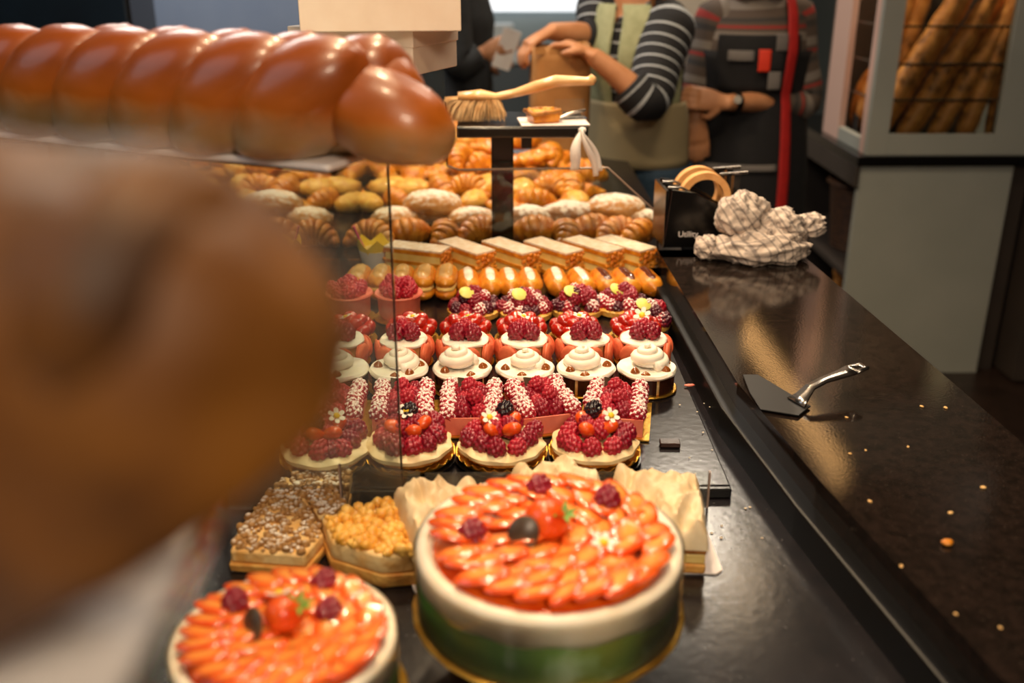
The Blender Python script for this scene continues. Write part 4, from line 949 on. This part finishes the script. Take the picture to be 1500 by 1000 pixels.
# crumpled checked cloth
tc_ = at(1118, 385, GR)
tw = thing('tea_towel', 'crumpled black and white checked tea towel lying by the tape dispenser', 'towel', (tc_.x, tc_.y+.035, GR+.0005))
def clump(c, r, seed, rot, amp=.34):
    mb = MB(); seg, rings = 72, 48
    def fn(p):
        a = fbm(p+Vector((seed, 0, 0)), 1.3, 2); b = abs(fbm(p+Vector((0, seed, 0)), 1.7, 2)); d = abs(fbm(p*1.0+Vector((0, 0, seed)), 3.4, 2))
        return 1.0+.18*a-amp*b-.13*d
    mb.ball((0, 0, 0), r, seg, rings, fn, rot)
    mb.v = [(x+c[0], y+c[1], max(0.0, z+c[2])) for x, y, z in mb.v]
    mb.uv = [(x*.9+z*.55+.02*fbm((x, y, z), 9, 2), y*.8-z*.8+x*.2+.02*fbm((x, y, z+5), 9, 2)) for x, y, z in mb.v]
    return mb
clump((-.005, -.015, .022), (.098, .062, .043), 3, (0, 0, R(-4))).build('lower_fold', MT['check_cloth'], tw, 'all')
clump((-.035, .015, .075), (.052, .045, .052), 8, (0, R(12), 0), .22).build('upper_fold', MT['check_cloth'], tw, 'all')
clump((.03, .012, .055), (.058, .048, .040), 13, (0, R(-10), R(20)), .42).build('middle_fold', MT['check_cloth'], tw, 'all')
clump((.086, .02, .052), (.050, .03, .024), 17, (0, R(-14), R(8)), .3).build('corner_fold', MT['check_cloth'], tw, 'all')
clump((-.10, -.01, .022), (.026, .03, .026), 21, (0, 0, 0), .3).build('rolled_hem', MT['check_cloth'], tw, 'all')
# cake server
sv0, sv1 = at(1180, 600, GR), at(1262, 538, GR+.03)
sr = thing('cake_server', 'steel cake server with a dark wide blade lying on the granite', 'cake server', (sv0.x, sv0.y, GR+.0005))
def loc2(px, py, z): p = at(px, py, GR+z); return (p.x-sv0.x, p.y-sv0.y)
bp_ = [loc2(1088, 548, .004), loc2(1110, 548, .004), loc2(1188, 592, .006), loc2(1170, 608, .004), loc2(1114, 600, .003), loc2(1098, 575, .003)]
if sum(a[0]*b[1]-b[0]*a[1] for a, b in zip(bp_, bp_[1:]+bp_[:1])) < 0: bp_ = bp_[::-1]
MB().prism(bp_, .0015, .0035).build('blade', MT['blade_steel'], sr, False, bevel=.0006)
h0 = Vector((*loc2(1166, 588, .006), .006)); h3 = Vector((*loc2(1266, 537, .034), .034)); dv_ = (h3-h0)
sd_ = Vector((0, 0, 1)).cross(dv_).normalized()
def hp(t, z, s): p = h0+dv_*t+sd_*s; p.z = z; return p
prof = [(0, .004, .016), (.08, .010, .011), (.2, .022, .007), (.38, .027, .0065), (.7, .031, .0095), (.80, .033, .0115)]
mb = MB(); v = []; f = []
for k, (t_, z, w_) in enumerate(prof): v += [hp(t_, z, -w_), hp(t_, z, w_)]
f = [(2*k, 2*k+1, 2*k+3, 2*k+2) for k in range(len(prof)-1)]
n0 = len(v)
for t_, s_ in ((.80, -.0115), (.80, .0115), (1.0, .009), (1.0, -.009)): v.append(hp(t_, .033+(t_-.8)*.01, s_))
for t_, s_ in ((.84, -.006), (.84, .006), (.95, .004), (.95, -.004)): v.append(hp(t_, .033+(t_-.8)*.01, s_))
f += [(n0+i, n0+(i+1) % 4, n0+4+(i+1) % 4, n0+4+i) for i in range(4)]
o = mb.add(v, f).build('handle', MT['steel'], sr); m = o.modifiers.new('thick', 'SOLIDIFY'); m.thickness = .0035; m.offset = 0

# ================================================================== boxes on the glass top
def carton(label, corner_px, y, z, w, d, h, rz):
    p = at(*corner_px, y=y)
    t = thing('cake_box', label, 'box', (p.x, p.y, z), rz, 'white cake boxes')
    MB().box((-w/2, d/2, h/2), (w, d, h)).build('box_body', MT['box_card'], t, False, bevel=.002)
    MB().box((-w/2, d/2, h-.012), (w+.004, d+.004, .026)).build('lid', MT['box_card'], t, False, bevel=.002)
    MB().box((-w*.3, -.0035, h-.03), (.05, .002, .028)).build('closing_tab', MT['box_card'], t, False, bevel=.0006)
    return t
k0 = at(606, 112, GT)
carton('lower white cake box on the glass top with its end beside the brush', (606, 112), k0.y, GT+.0005, .22, .152, .066, R(-23.7))
k1 = at(676, 45, GT+.068)
carton('upper wide white cake box resting on the lower box', (676, 45), k1.y, GT+.0672, .235, .26, .14, R(5))

# ================================================================== bread cabinet at the right
FY = 3.46; cz0 = at(1270, 228, y=FY).z
xa = at(1268, 228, y=FY).x; xb = xa+.60
ox0 = at(1302, 197, y=FY).x; ox1 = at(1459, 197, y=FY).x; oz0 = at(1380, 197, y=FY).z
cb = thing('bread_cabinet', 'pale grey bread cabinet with barred windows full of baguettes', 'cabinet', (0, FY, 0))
CT, DP, DL_ = 2.34, .50, .95
def panel(x0, x1, y0, y1, z0_, z1_, name, m): return MB().box(((x0+x1)/2, (y0+y1)/2, (z0_+z1_)/2), (x1-x0, y1-y0, z1_-z0_)).build(name, MT[m], cb, False, bevel=.002)
panel(xa, ox0, 0, .03, cz0, CT, 'front_stile', 'cabinet_white'); panel(ox1, xb, 0, .03, cz0, CT, 'front_stile', 'cabinet_white')
panel(ox0, ox1, .001, .029, cz0, oz0, 'bottom_rail', 'cabinet_white'); panel(ox0, ox1, .001, .029, CT-.3, CT, 'top_rail', 'cabinet_white')  # top rail made deep to block the cabinet lamp's reflection in the granite
panel(xa, xa+.025, .031, .075, cz0, CT, 'side_stile', 'cabinet_warmlit'); panel(xa, xa+.025, DP-.18, DP, cz0, CT, 'side_stile', 'cabinet_warmlit'); panel(xa+.001, xa+.024, .076, DP-.181, CT-.3, CT, 'side_rail', 'cabinet_white')  # upper side rail put in to screen the cabinet lamp
panel(xa+.001, xa+.024, .076, DP-.181, cz0, cz0+.05, 'side_rail', 'cabinet_white'); panel(xb-.02, xb, .031, DP, cz0, CT, 'right_side', 'cabinet_white')
panel(xa, xb, DP+.001, DP+.02, cz0, CT, 'back_panel', 'brown_panel'); panel(xa, xb, .0, DP, CT+.001, CT+.03, 'roof', 'cabinet_white')
panel(ox0, ox1, .012, .016, oz0, CT-.1, 'window_pane', 'glass')
panel(xa-.03, xb, -.015, DL_+.0, cz0-.035, cz0-.0005, 'counter_slab', 'black_plastic')
panel(xa-.03, xa-.018, -.012, DL_, cz0-.11, cz0-.036, 'slab_apron', 'brown_panel')
panel(xa-.012, xb-.07, .0, .03, .0, cz0-.036, 'lower_door', 'cabinet_white')
panel(xa, xb, DL_-.02, DL_, .0, cz0-.036, 'lower_back', 'brown_panel'); panel(xb-.06, xb, .031, DL_-.021, 0, cz0-.036, 'lower_side', 'brown_panel')
panel(xa, xb-.061, .031, DL_-.021, .36, .385, 'lower_shelf', 'brown_panel'); panel(xa, xb-.061, .031, DL_-.021, .02, .04, 'plinth_board', 'brown_panel')
for py in (40, 96, 149):
    zz = at(1380, py, y=FY).z
    MB().tube([(ox0-.01, .04, zz), (ox1+.01, .04, zz)], .004, 8).build('window_bar', MT['steel_dark'], cb); MB().tube([(xa+.028, .07, zz), (xa+.028, DP-.17, zz)], .004, 8).build('window_bar', MT['steel_dark'], cb)
for zz in (1.45, 1.75, 2.05): MB().tube([(ox0-.01, .04, zz), (ox1+.01, .04, zz)], .004, 8).build('window_bar', MT['steel_dark'], cb)
def bag_mesh(L=.62, r=.034):
    n = 26; pts = []; rr = []
    for k in range(n+1):
        u = -1+2*k/n; pts.append((0, 0, L*(u+1)/2)); rr.append(r*max(.25, (1-abs(u)**5)**.5)*(1+.05*math.sin(u*22)))
    return MB().tube(pts, rr, 14, up=(1, 0, 0))
CACHE['bag'] = bag_mesh().mesh('baguette', MT['baguette'], 'all')
CACHE['bags'] = bag_mesh(.36, .03).mesh('baguette', MT['baguette'], 'all')
for i in range(9):
    bx = ox0-.05+.056*i; depth = .085+(.072 if i % 2 else 0)
    lean = R(29 if i < 8 else 20)
    if bx+math.sin(lean)*.62 > xb-.06: lean = math.asin(max(.02, (xb-.07-bx)/.62))
    one('bag', 'baguette', f'golden baguette leaning right in the bread cabinet window, {ORD[i]}', 'baguette', (bx, FY+depth, cz0+.022), (R(-4), lean, 0), 1.0 if i % 3 else 1.12, 'baguettes behind the barred window')
for i in range(2):
    one('bag', 'baguette', f'baguette standing further back in the bread cabinet, {ORD[i]}', 'baguette', (ox0+.06+.055*i, FY+.40, cz0+.022), (R(-3), R(12), 0), 1.1, 'baguettes at the back of the cabinet')
for i, (dy, h, s) in enumerate([(.275, 0.22, 1), (.385, .16, .95)]):
    mb = MB().ball((0, 0, 0), (.058, .05, .14), 22, 16, lambda p: 1+.05*fbm(p, 3)); o = mb.build('tall_loaf', MT['baguette'], None, 'all', (xa+.115+.01*i, FY+dy, cz0+.022+.14*s), (R(4), R(14), 0)); o.scale = (s, s, s)
    tag(o, ['tall brown loaf in the side window of the bread cabinet, in the middle', 'tall brown loaf in the side window beside the far stile', 'shorter brown loaf in the side window beside the front corner'][i], 'bread', 'loaves in the side window')
for i, (y, l) in enumerate([(.14, 'black price card nearer the front in the cabinet side window'), (.27, 'black price card at the far end of the cabinet side window')]):
    t = thing('price_card', l, 'sign', (xa+.045, FY+y, cz0+.001), R(-10), 'black price cards'); MB().box((0, 0, .05), (.004, .12, .10)).build('card', MT['black_matte'], t, False); MB().box((.01, 0, .008), (.03, .06, .014)).build('foot', MT['steel_dark'], t, False)
def basket(label, loc, r, h):
    t = thing('wicker_basket', label, 'basket', loc, 0, 'wicker baskets under the cabinet'); MB().lathe([(r*.85, 0), (r, h), (r*1.04, h+.01), (r*.97, h+.008), (r*.8, .01), (0, .01)], 36).build('basket_body', MT['basket'], t); MB().lathe([(r*1.0, h-.012), (r*1.08, h), (r*1.0, h+.014), (r*.95, h)], 36).build('rim', MT['basket'], t)
    return t
basket('dark wicker basket on the upper shelf under the cabinet side', (xa+.20, FY+.40, .3855), .17, .26)
basket('dark wicker basket holding short baguettes at the bottom under the cabinet', (xa+.20, FY+.36, .0405), .17, .17)
for i in range(4):
    one('bags', 'baguette', f'short baguette standing in the lower wicker basket, {ORD[i]}', 'baguette', (xa+.12+.05*i, FY+.30+.03*(i % 2), .055), (R(-10), R(6*(i-1.5)), 0), .85, 'short baguettes in the basket')
bpil = MB().box((xb+.17, FY+.3, 1.5), (.30, .8, 2.98)).build('wall_pillar', MT['brown_panel'], smooth=False); struct(bpil, 'dark brown pillar right of the bread cabinet')

# ================================================================== far left and back
pnl = thing('blue_screen', 'blue-grey upright panel in the background behind the braided loaf', 'panel', (at(342, 40, y=4.2).x, 4.2, 0))
wv = (at(466, 40, y=4.2).x-at(222, 40, y=4.2).x)
MB().box((0, 0, 1.2), (wv, .05, 2.36)).build('panel_face', MT['blue_panel'], pnl, False, bevel=.004)
MB().box((-wv/2-.06, 0, 1.2), (.11, .07, 2.4)).build('panel_post', MT['cabinet_warmlit'], pnl, False, bevel=.004); MB().box((0, 0, .02), (wv, .4, .04)).build('panel_foot', MT['grey_unit'], pnl, False)
mon = thing('dark_screen_stand', 'dark blue display stand at the far left behind the loaf', 'display stand', (at(60, 30, y=3.6).x, 3.6, 0))
MB().box((0, 0, 1.25), (.62, .06, .8)).build('screen', MT['dark_blue'], mon, False, bevel=.01); MB().box((0, .02, .42), (.10, .06, .84)).build('stand_pole', MT['steel_dark'], mon, False); MB().box((0, 0, .015), (.5, .36, .03)).build('stand_foot', MT['steel_dark'], mon, False)
bot = thing('white_shelf_unit', 'small shelf unit with pale boards behind the far end of the loaf', 'shelf', (at(160, 20, y=3.7).x-.02, 3.7, 0))
for k in range(5): MB().box((0, 0, .3+.32*k), (.26, .25, .03)).build('shelf_board', MT['white_unit'], bot, False)
for sx in (-.13, .13): MB().box((sx, 0, .85), (.02, .25, 1.7)).build('upright', MT['steel_dark'], bot, False)
un = thing('back_unit', 'grey wall unit with a white machine niche behind the paper bag', 'cabinet', (at(775, 60, y=6.4).x, 6.5, 0))
MB().box((0, 0, .43), (1.0, .6, .86)).build('cupboard', MT['grey_unit'], un, False, bevel=.01); MB().box((0, 0, .875), (1.04, .64, .03)).build('worktop', MT['white_unit'], un, False)
MB().box((0, .25, 1.01), (.9, .04, .24)).build('splash_panel', MT['wall_cool'], un, False); MB().box((-.16, -.02, .98), (.13, .2, .18)).build('coffee_machine', MT['white_unit'], un, False, bevel=.01)
MB().box((0, .2, 1.34), (.95, .1, .42)).build('light_panel', MT['glow'], un, False, bevel=.03)
MB().box((-.56, 0, .9), (.12, .5, 1.8)).build('side_post', MT['grey_unit'], un, False)
# kraft bag standing on the counter end
bgx = at(820, 150, y=3.05)
bag = thing('paper_bag', 'tall brown kraft paper bag held open by the woman in stripes', 'bag', (bgx.x, 3.06, TR+.0005), R(6))
bh = at(820, 66, y=3.05).z-TR
bw = (at(864, 100, y=3.05).x-at(778, 100, y=3.05).x)
n = 24; v = []; f = []
for j in range(9):
    u = j/8
    for k in range(n):
        a = 2*math.pi*k/n; c_, s_ = math.cos(a), math.sin(a); k4 = (abs(c_)**6+abs(s_)**6)**(-1/6)
        v.append((bw/2*c_*k4*(1-.02*u)+.003*math.sin(7*a+j), .055*s_*k4*(1+.1*u)+.003*math.sin(5*a+2*j), bh*u+(.006*math.sin(3*a) if j == 8 else 0)))
for j in range(8):
    for k in range(n): f.append((j*n+k, j*n+(k+1) % n, (j+1)*n+(k+1) % n, (j+1)*n+k))
f.append(tuple(range(n-1, -1, -1)))
o = MB().add(v, f).build('bag_body', MT['kraft'], bag); m = o.modifiers.new('thick', 'SOLIDIFY'); m.thickness = .0015
MB().lathe([(1, 0), (1, .03)], 24, close=False); MB().box((0, -.0600, bh-.012), (bw*.98, .002, .02)).build('top_fold', MT['kraft'], bag, False)

# ================================================================== people
def limb(mb, pts, rr, seg=14): mb.tube(pts, rr, seg)
def smooth_path(pts, rr, n=5):
    P, Q = [], []
    for i in range(len(pts)-1):
        p0 = pts[max(i-1, 0)]; p1 = pts[i]; p2 = pts[i+1]; p3 = pts[min(i+2, len(pts)-1)]
        for k in range(n):
            t = k/n
            P.append(.5*((2*p1)+(p2-p0)*t+(2*p0-5*p1+4*p2-p3)*t*t+(3*p1-p0-3*p2+p3)*t**3))
            a, b = rr[i], rr[i+1]
            Q.append((a[0]+(b[0]-a[0])*t, a[1]+(b[1]-a[1])*t) if isinstance(a, tuple) else a+(b-a)*t)
    P.append(pts[-1]); Q.append(rr[-1]); return P, Q
def hand(mb, wrist, d, nrm, curl, thumb_side):
    d = d.normalized(); nrm = (nrm-d*nrm.dot(d)).normalized(); s = d.cross(nrm)
    mb.tube([wrist-d*.02, wrist+d*.015, wrist+d*.05, wrist+d*.085], [(.018, .024), (.017, .028), (.015, .037), (.011, .035)], 12, up=nrm)
    for k, (off, L) in enumerate([(-.027, .062), (-.009, .075), (.009, .078), (.027, .068)]):
        off *= thumb_side; p = wrist+d*.080+s*off; q = [p-d*.02]; a = 0
        dd = (d+s*off*2).normalized()
        for j, fr in enumerate((.45, .32, .23)):
            a += curl*(.5, .8, .6)[j]; q.append(q[-1]+(dd*math.cos(a)+nrm*math.sin(a))*(L*fr+(.02 if j == 0 else 0)))
        mb.tube(q, [.0098, .0095, .0085, .0065], 10)
    b = wrist+d*.02+s*.026*thumb_side; e = (d*.6+s*.7*thumb_side+nrm*.45).normalized()
    mb.tube([b, b+e*.035, b+e*.035+(d*.8+nrm*.5).normalized()*.028], [.013, .0115, .008], 10)
def person(label, feet, j, phi, skin, hairm, curl=(.5, .5), palm=None):
    """one continuous body: trunk, legs, arms, hands and head grown into a single surface; phi = heading"""
    t = thing('person', label, 'person', feet, 0)
    L = {k: Vector(v)-Vector(feet) for k, v in j.items()}
    f = Vector((math.cos(phi), math.sin(phi), 0)); s = Vector((-f.y, f.x, 0))
    mb = MB(); hip = L['hip']; ch = L['chest']; nk = L['neck']
    P, Q = smooth_path([hip-Vector((0, 0, .08)), hip+Vector((0, 0, .06)), (hip+ch)*.5, ch, nk-Vector((0, 0, .05)), nk+Vector((0, 0, .04))], [(.10, .15), (.11, .165), (.095, .135), (.105, .16), (.06, .09), (.052, .056)])
    mb.tube(P, Q, 20, up=f)
    for sg in (-1, 1):
        h0 = hip+s*.085*sg; mb.tube([h0, h0+Vector((0, 0, -.12)), Vector((h0.x, h0.y, hip.z*.53)), Vector((h0.x, h0.y, hip.z*.32)), Vector((h0.x, h0.y, .07))], [.09, .085, .058, .055, .038], 14)
        mb.tube([Vector((h0.x, h0.y, .04))-f*.05, Vector((h0.x, h0.y, .045))+f*.06, Vector((h0.x, h0.y, .03))+f*.16], [.035, .038, .022], 12)
    for q, (sh, el, wr) in enumerate((('shA', 'elA', 'wrA'), ('shB', 'elB', 'wrB'))):
        if el not in L: continue
        mb.ball(L[sh], .058, 12, 10); P, Q = smooth_path([ch*.4+L[sh]*.6, L[sh], (L[sh]+L[el])*.5, L[el], (L[el]*.6+L[wr]*.4), L[wr]], [.06, .054, .046, .039, .037, .025]); mb.tube(P, Q, 14)
        hd_ = L['hd'+el[-1]]-L[wr]; hand(mb, L[wr], hd_, palm[q] if palm else Vector((0, -.3, -1)), curl[q], 1 if q else -1)
    H = nk+Vector((0, 0, .165))+f*.02
    mb.tube([nk-Vector((0, 0, .06)), nk+Vector((0, 0, .09))+f*.01], [.056, .052], 14)
    mb.ball(H, (.076, .076, .112), 22, 16); mb.ball(H+f*.022-Vector((0, 0, .05)), (.058, .058, .062), 16, 12)
    mb.tube([H+f*.072+Vector((0, 0, .015)), H+f*.098-Vector((0, 0, .028)), H+f*.078-Vector((0, 0, .036))], [.008, .014, .012], 8)
    for sg in (-1, 1): mb.ball(H+s*.078*sg-Vector((0, 0, .005)), (.016, .016, .03), 10, 8)
    mb.tube([H+f*.078+s*.024-Vector((0, 0, .066)), H+f*.087-Vector((0, 0, .064)), H+f*.078-s*.024-Vector((0, 0, .066))], [.004, .009, .004], 8)
    o = mb.build('body', skin, t, 'all'); m = o.modifiers.new('skin', 'REMESH'); m.mode = 'VOXEL'; m.voxel_size = .0055; m.use_smooth_shade = True
    m = o.modifiers.new('smooth', 'SMOOTH'); m.iterations = 3; m.factor = .5
    for sg in (-1, 1): MB().ball(H+f*.070+s*.032*sg+Vector((0, 0, .008)), (.011, .011, .009), 10, 8).build('eye', MT['watch'], t, 'all')
    hb_ = MB().ball(H-f*.018+Vector((0, 0, .022)), (.096, .096, .118), 26, 20, lambda p: (1+.10*fbm(p, 5, 3)) if p.dot(f) < .45 or p.z > .55 else .72); hb_.build('hair', hairm, t, 'all')
    return t, L, f, s, H
def garment_tube(t, name, pts, rr, mat, up=(0, 0, 1), n=5, seg=24):
    P, Q = smooth_path(pts, rr, n); mb = MB().tube(P, Q, seg, up=up); return mb.build(name, mat, t, 'all')
def shell(t, name, prof, f, s, a0, a1, mat, th=.003, seg=24, n=4):
    """a piece of cloth lying round the trunk; prof = (centre, depth radius, width radius), angles from the front"""
    pts = [p[0] for p in prof]; rr = [(p[1], p[2]) for p in prof]; P, Q = smooth_path(pts, rr, n)
    v = []; uv = []
    for (p, q) in zip(P, Q):
        for k in range(seg+1):
            a = a0+(a1-a0)*k/seg; v.append(p+f*(q[0]*math.cos(a))+s*(q[1]*math.sin(a))); uv.append((k/seg, p.z))
    m_ = seg+1; fc = [(j*m_+k, j*m_+k+1, (j+1)*m_+k+1, (j+1)*m_+k) for j in range(len(P)-1) for k in range(seg)]
    o = MB().add(v, fc, uv).build(name, mat, t, 'all'); md = o.modifiers.new('thick', 'SOLIDIFY'); md.thickness = th; md.offset = 1; return o
V = Vector
def wld(px, py, y): return at(px, py, y=y)
# --- the woman in the black apron, facing the camera, arms crossed at the waist
Y2 = 3.38; cx = wld(1100, 100, Y2).x; feet = V((cx, Y2, 0))
def fz(py): return wld(1100, py, Y2).z
J = dict(hip=(cx, Y2, .90), chest=(cx, Y2, 1.20), neck=(cx-.005, Y2-.01, 1.405),
         shA=wld(1050, 26, Y2), elA=wld(1020, 138, Y2-.02)+V((0, 0, 0)), wrA=wld(1020, 168, Y2-.15), hdA=wld(1024, 232, Y2-.17),
         shB=wld(1162, 22, Y2), elB=wld(1178, 148, Y2-.03), wrB=wld(1062, 150, Y2-.19), hdB=wld(1006, 141, Y2-.20))
p2, L, f, s, H = person('woman in a black apron with a red strap and striped jumper, arms crossed', feet, J, R(-94), MT['skin'], MT['hair_dark'], (.25, .55), (V((0, 1, 0)), V((0, 1, -.3))))
hip, ch, nk = L['hip'], L['chest'], L['neck']; z = V((0, 0, 1))
tor = [(hip-z*.02, .128, .180), (hip+z*.08, .126, .172), ((hip+ch)*.5+z*.02, .124, .166), (ch, .142, .180), (ch+z*.10, .115, .170), (nk-z*.035, .07, .10)]
garment_tube(p2, 'jumper', [a[0] for a in tor], [(a[1], a[2]) for a in tor], MT['stripe_wool'], up=f)
for sh, el, wr, e in (('shA', 'elA', 'wrA', .55), ('shB', 'elB', 'wrB', .38)):
    garment_tube(p2, 'sleeve', [ch*.3+L[sh]*.7, L[sh], (L[sh]+L[el])*.5, L[el], L[el]+(L[wr]-L[el])*e], [.080, .070, .060, .056, .052], MT['stripe_wool'], up=f)
ap = [(V((0, 0, .45)), .165, .225), (hip-z*.1, .155, .212), (hip+z*.1, .140, .190), ((hip+ch)*.5+z*.02, .136, .178), (ch, .154, .19), (ch+z*.05, .148, .188)]
shell(p2, 'apron', ap[:5], f, s, R(-88), R(88), MT['black_cloth'], .004)
shell(p2, 'apron_bib', ap[3:], f, s, R(-42), R(42), MT['black_cloth'], .006)
off = lambda d: [(c_, a+d, b+d) for c_, a, b in ap]
sst = [(V((0, 0, .45)), .172, .232), (hip-z*.1, .163, .22), (hip+z*.1, .150, .199), ((hip+ch)*.5+z*.02, .146, .186), (ch, .164, .200), (ch+z*.11, .135, .19), (ch+z*.165, .10, .17)]
shell(p2, 'red_strap', sst, f, s, R(25), R(36), MT['red_cloth'], .004, 4)
def patch(name, a0, a1, z0_, z1_, m): shell(p2, name, [(V((0, 0, z0_)), .163+.0*0, .199), (V((0, 0, (z0_+z1_)/2)), .164, .20), (V((0, 0, z1_)), .160, .198)], f, s, R(a0), R(a1), MT[m], .003, 6)
patch('grey_patch', -30, -6, fz(82), fz(68), 'grey_cloth'); patch('red_patch', -2, 9, fz(97), fz(66), 'orange_patch'); patch('black_patch', 10, 21, fz(95), fz(70), 'black_cloth'); patch('grey_patch', 8, 20, fz(122), fz(97), 'grey_cloth'); patch('grey_patch', 13, 24, fz(68), fz(44), 'grey_cloth')
shell(p2, 'apron_pocket_trim', [(hip-z*.075, .165, .222), (hip-z*.055, .162, .218)], f, s, R(-52), R(22), MT['grey_cloth'], .003)
MB().lathe([(.085, -.035), (.105, -.01), (.095, .025), (.068, .03), (.06, 0)], 30, lambda a, r, zz, j_: (r*(1+.06*math.sin(5*a+j_)), zz+.012*math.sin(3*a+j_*2))).build('scarf', MT['scarf'], p2, 'all', nk-z*.01+f*.01)
wp = L['wrB']+(L['elB']-L['wrB'])*.12; wd = (L['elB']-L['wrB']).normalized()
w_o = MB().tube([wp-wd*.009, wp+wd*.009], .0335, 20).build('watch_strap', MT['watch'], p2); MB().tube([wp+V((0, -.030, .012)), wp+V((0, -.037, .014))], .013, 16, up=(1, 0, 0)).build('watch_dial', MT['watch_face'], w_o)
for sg in (-1, 1): garment_tube(p2, 'trouser_leg', [hip+s*.085*sg-z*.0, hip+s*.085*sg-z*.35, V((0, 0, .08))+s*.085*sg], [.112, .085, .066], MT['trouser'], up=f)
# --- the woman in stripes and vest, turned to the left, holding the bag
Y1 = 3.22; cx = wld(935, 130, Y1).x; feet = V((cx, Y1+.02, 0))
J = dict(hip=(cx, Y1+.02, .88), chest=(cx-.01, Y1, 1.20), neck=wld(930, -10, Y1),
         shA=wld(880, 12, Y1+.06), elA=wld(855, 30, Y1-.04)+V((0, 0, 0)), wrA=wld(806, 46, Y1-.12), hdA=wld(776, 62, Y1-.14),
         shB=wld(978, 42, Y1-.10), elB=wld(948, 146, Y1-.24), wrB=wld(866, 80, Y1-.25), hdB=wld(826, 60, Y1-.2))
J['elA'] = wld(868, 52, Y1+.0); 
p1, L, f, s, H = person('woman in a navy striped jumper and pale green vest, hands on a paper bag', feet, J, R(-128), MT['skin'], MT['hair'], (.9, .8), (V((0, 0, -1)), V((-.4, 0, -1))))
hip, ch, nk = L['hip'], L['chest'], L['neck']
tor = [(hip-z*.10, .128, .170), (hip+z*.06, .124, .160), ((hip+ch)*.5, .116, .148), (ch, .140, .160), (ch+z*.10, .115, .150), (nk-z*.04, .07, .085)]
garment_tube(p1, 'jumper', [a[0] for a in tor], [(a[1], a[2]) for a in tor], MT['stripe_navy'], up=f)
garment_tube(p1, 'sleeve', [ch*.3+L['shB']*.7, L['shB'], (L['shB']+L['elB'])*.5, L['elB'], L['elB']+(L['wrB']-L['elB'])*.34], [.088, .084, .074, .068, .058], MT['stripe_navy'], up=f)
garment_tube(p1, 'sleeve', [ch*.3+L['shA']*.7, L['shA'], (L['shA']+L['elA'])*.5, L['elA'], L['elA']+(L['wrA']-L['elA'])*.25], [.085, .078, .066, .060, .052], MT['stripe_navy'], up=f)
vv = [(c_, a+.012, b+.012) for c_, a, b in tor]
shell(p1, 'vest_front', vv[2:5]+[(nk-z*.03, .095, .12)], f, s, R(8), R(84), MT['vest'], .004); shell(p1, 'vest_front', vv[2:5]+[(nk-z*.03, .095, .12)], f, s, R(-84), R(-2), MT['vest'], .004)
shell(p1, 'vest_skirt', [(hip-z*.02, .146, .184), (hip+z*.1, .142, .178), ((hip+ch)*.5+z*.02, .135, .165)], f, s, R(-100), R(100), MT['vest_low'], .004)
shell(p1, 'red_sash', [(V((0, 0, .62)), .19, .23), (hip-z*.05, .172, .214), (hip+z*.12, .160, .19)], f, s, R(-72), R(-58), MT['red_cloth'], .004, 4)
for sg in (-1, 1): garment_tube(p1, 'trouser_leg', [hip+s*.085*sg-z*.02, hip+s*.085*sg-z*.35, V((0, 0, .08))+s*.085*sg], [.115, .088, .066], MT['trouser' if sg < 0 else 'jeans'], up=f)
rnd = random.Random(4); hm = MB()
for k in range(46):
    a = rnd.uniform(0, 6.28); b = H+V((.085*math.cos(a), .085*math.sin(a), rnd.uniform(-.02, .06)))
    if (b-H).dot(f) > .045: continue
    hm.tube([b, b+V((.03*math.cos(a)+.012*math.sin(k), .03*math.sin(a), -.07)), b+V((.018*math.cos(a)-.012*math.sin(k), .02*math.sin(a), -.14)), b+V((.03*math.cos(a)+.01, .03*math.sin(a), -.19))], [.012, .014, .012, .004], 7)
o = hm.build('hair_curls', MT['hair'], p1, 'all'); o['kind'] = 'stuff'
# --- a customer in a dark coat at the far side
Y3 = 4.1; cx = wld(668, 60, Y3).x; feet = V((cx, Y3, 0))
J = dict(hip=(cx, Y3, .92), chest=(cx, Y3, 1.24), neck=(cx+.01, Y3, 1.46), shA=(cx-.03, Y3-.17, 1.36), elA=(cx+.02, Y3-.22, 1.10), wrA=wld(706, 78, Y3-.2), hdA=wld(738, 66, Y3-.22),
         shB=(cx-.03, Y3+.17, 1.36), elB=(cx+.03, Y3+.2, 1.10), wrB=wld(712, 90, Y3+.0), hdB=wld(742, 84, Y3-.05))
p3, L, f, s, H = person('customer in a dark coat behind the boxes, holding a folded paper', feet, J, R(-5), MT['skin'], MT['hair_dark'], (.5, .5), (V((0, 1, 0)), V((0, -1, 0))))
hip, ch, nk = L['hip'], L['chest'], L['neck']
garment_tube(p3, 'coat', [hip-z*.35, hip, (hip+ch)*.5, ch, ch+z*.12, nk-z*.03], [(.16, .20), (.15, .19), (.14, .18), (.155, .20), (.12, .18), (.075, .085)], MT['coat_dark'], up=f)
for q in 'AB': garment_tube(p3, 'coat_sleeve', [ch*.3+L['sh'+q]*.7, L['sh'+q], (L['sh'+q]+L['el'+q])*.5, L['el'+q], L['el'+q]+(L['wr'+q]-L['el'+q])*.9], [.09, .085, .072, .066, .048], MT['coat_dark'], up=f)
for sg in (-1, 1): garment_tube(p3, 'trouser_leg', [hip+s*.085*sg-z*.02, hip+s*.085*sg-z*.35, V((0, 0, .08))+s*.085*sg], [.112, .085, .066], MT['jeans'], up=f)
pp = wld(742, 72, Y3-.22)
o = MB().box((0, 0, 0), (.07, .004, .15)).build('folded_paper', MT['paper_white'], None, False, pp, (R(8), R(18), R(10)))
tag(o, 'folded white paper held by the customer in the dark coat', 'paper')
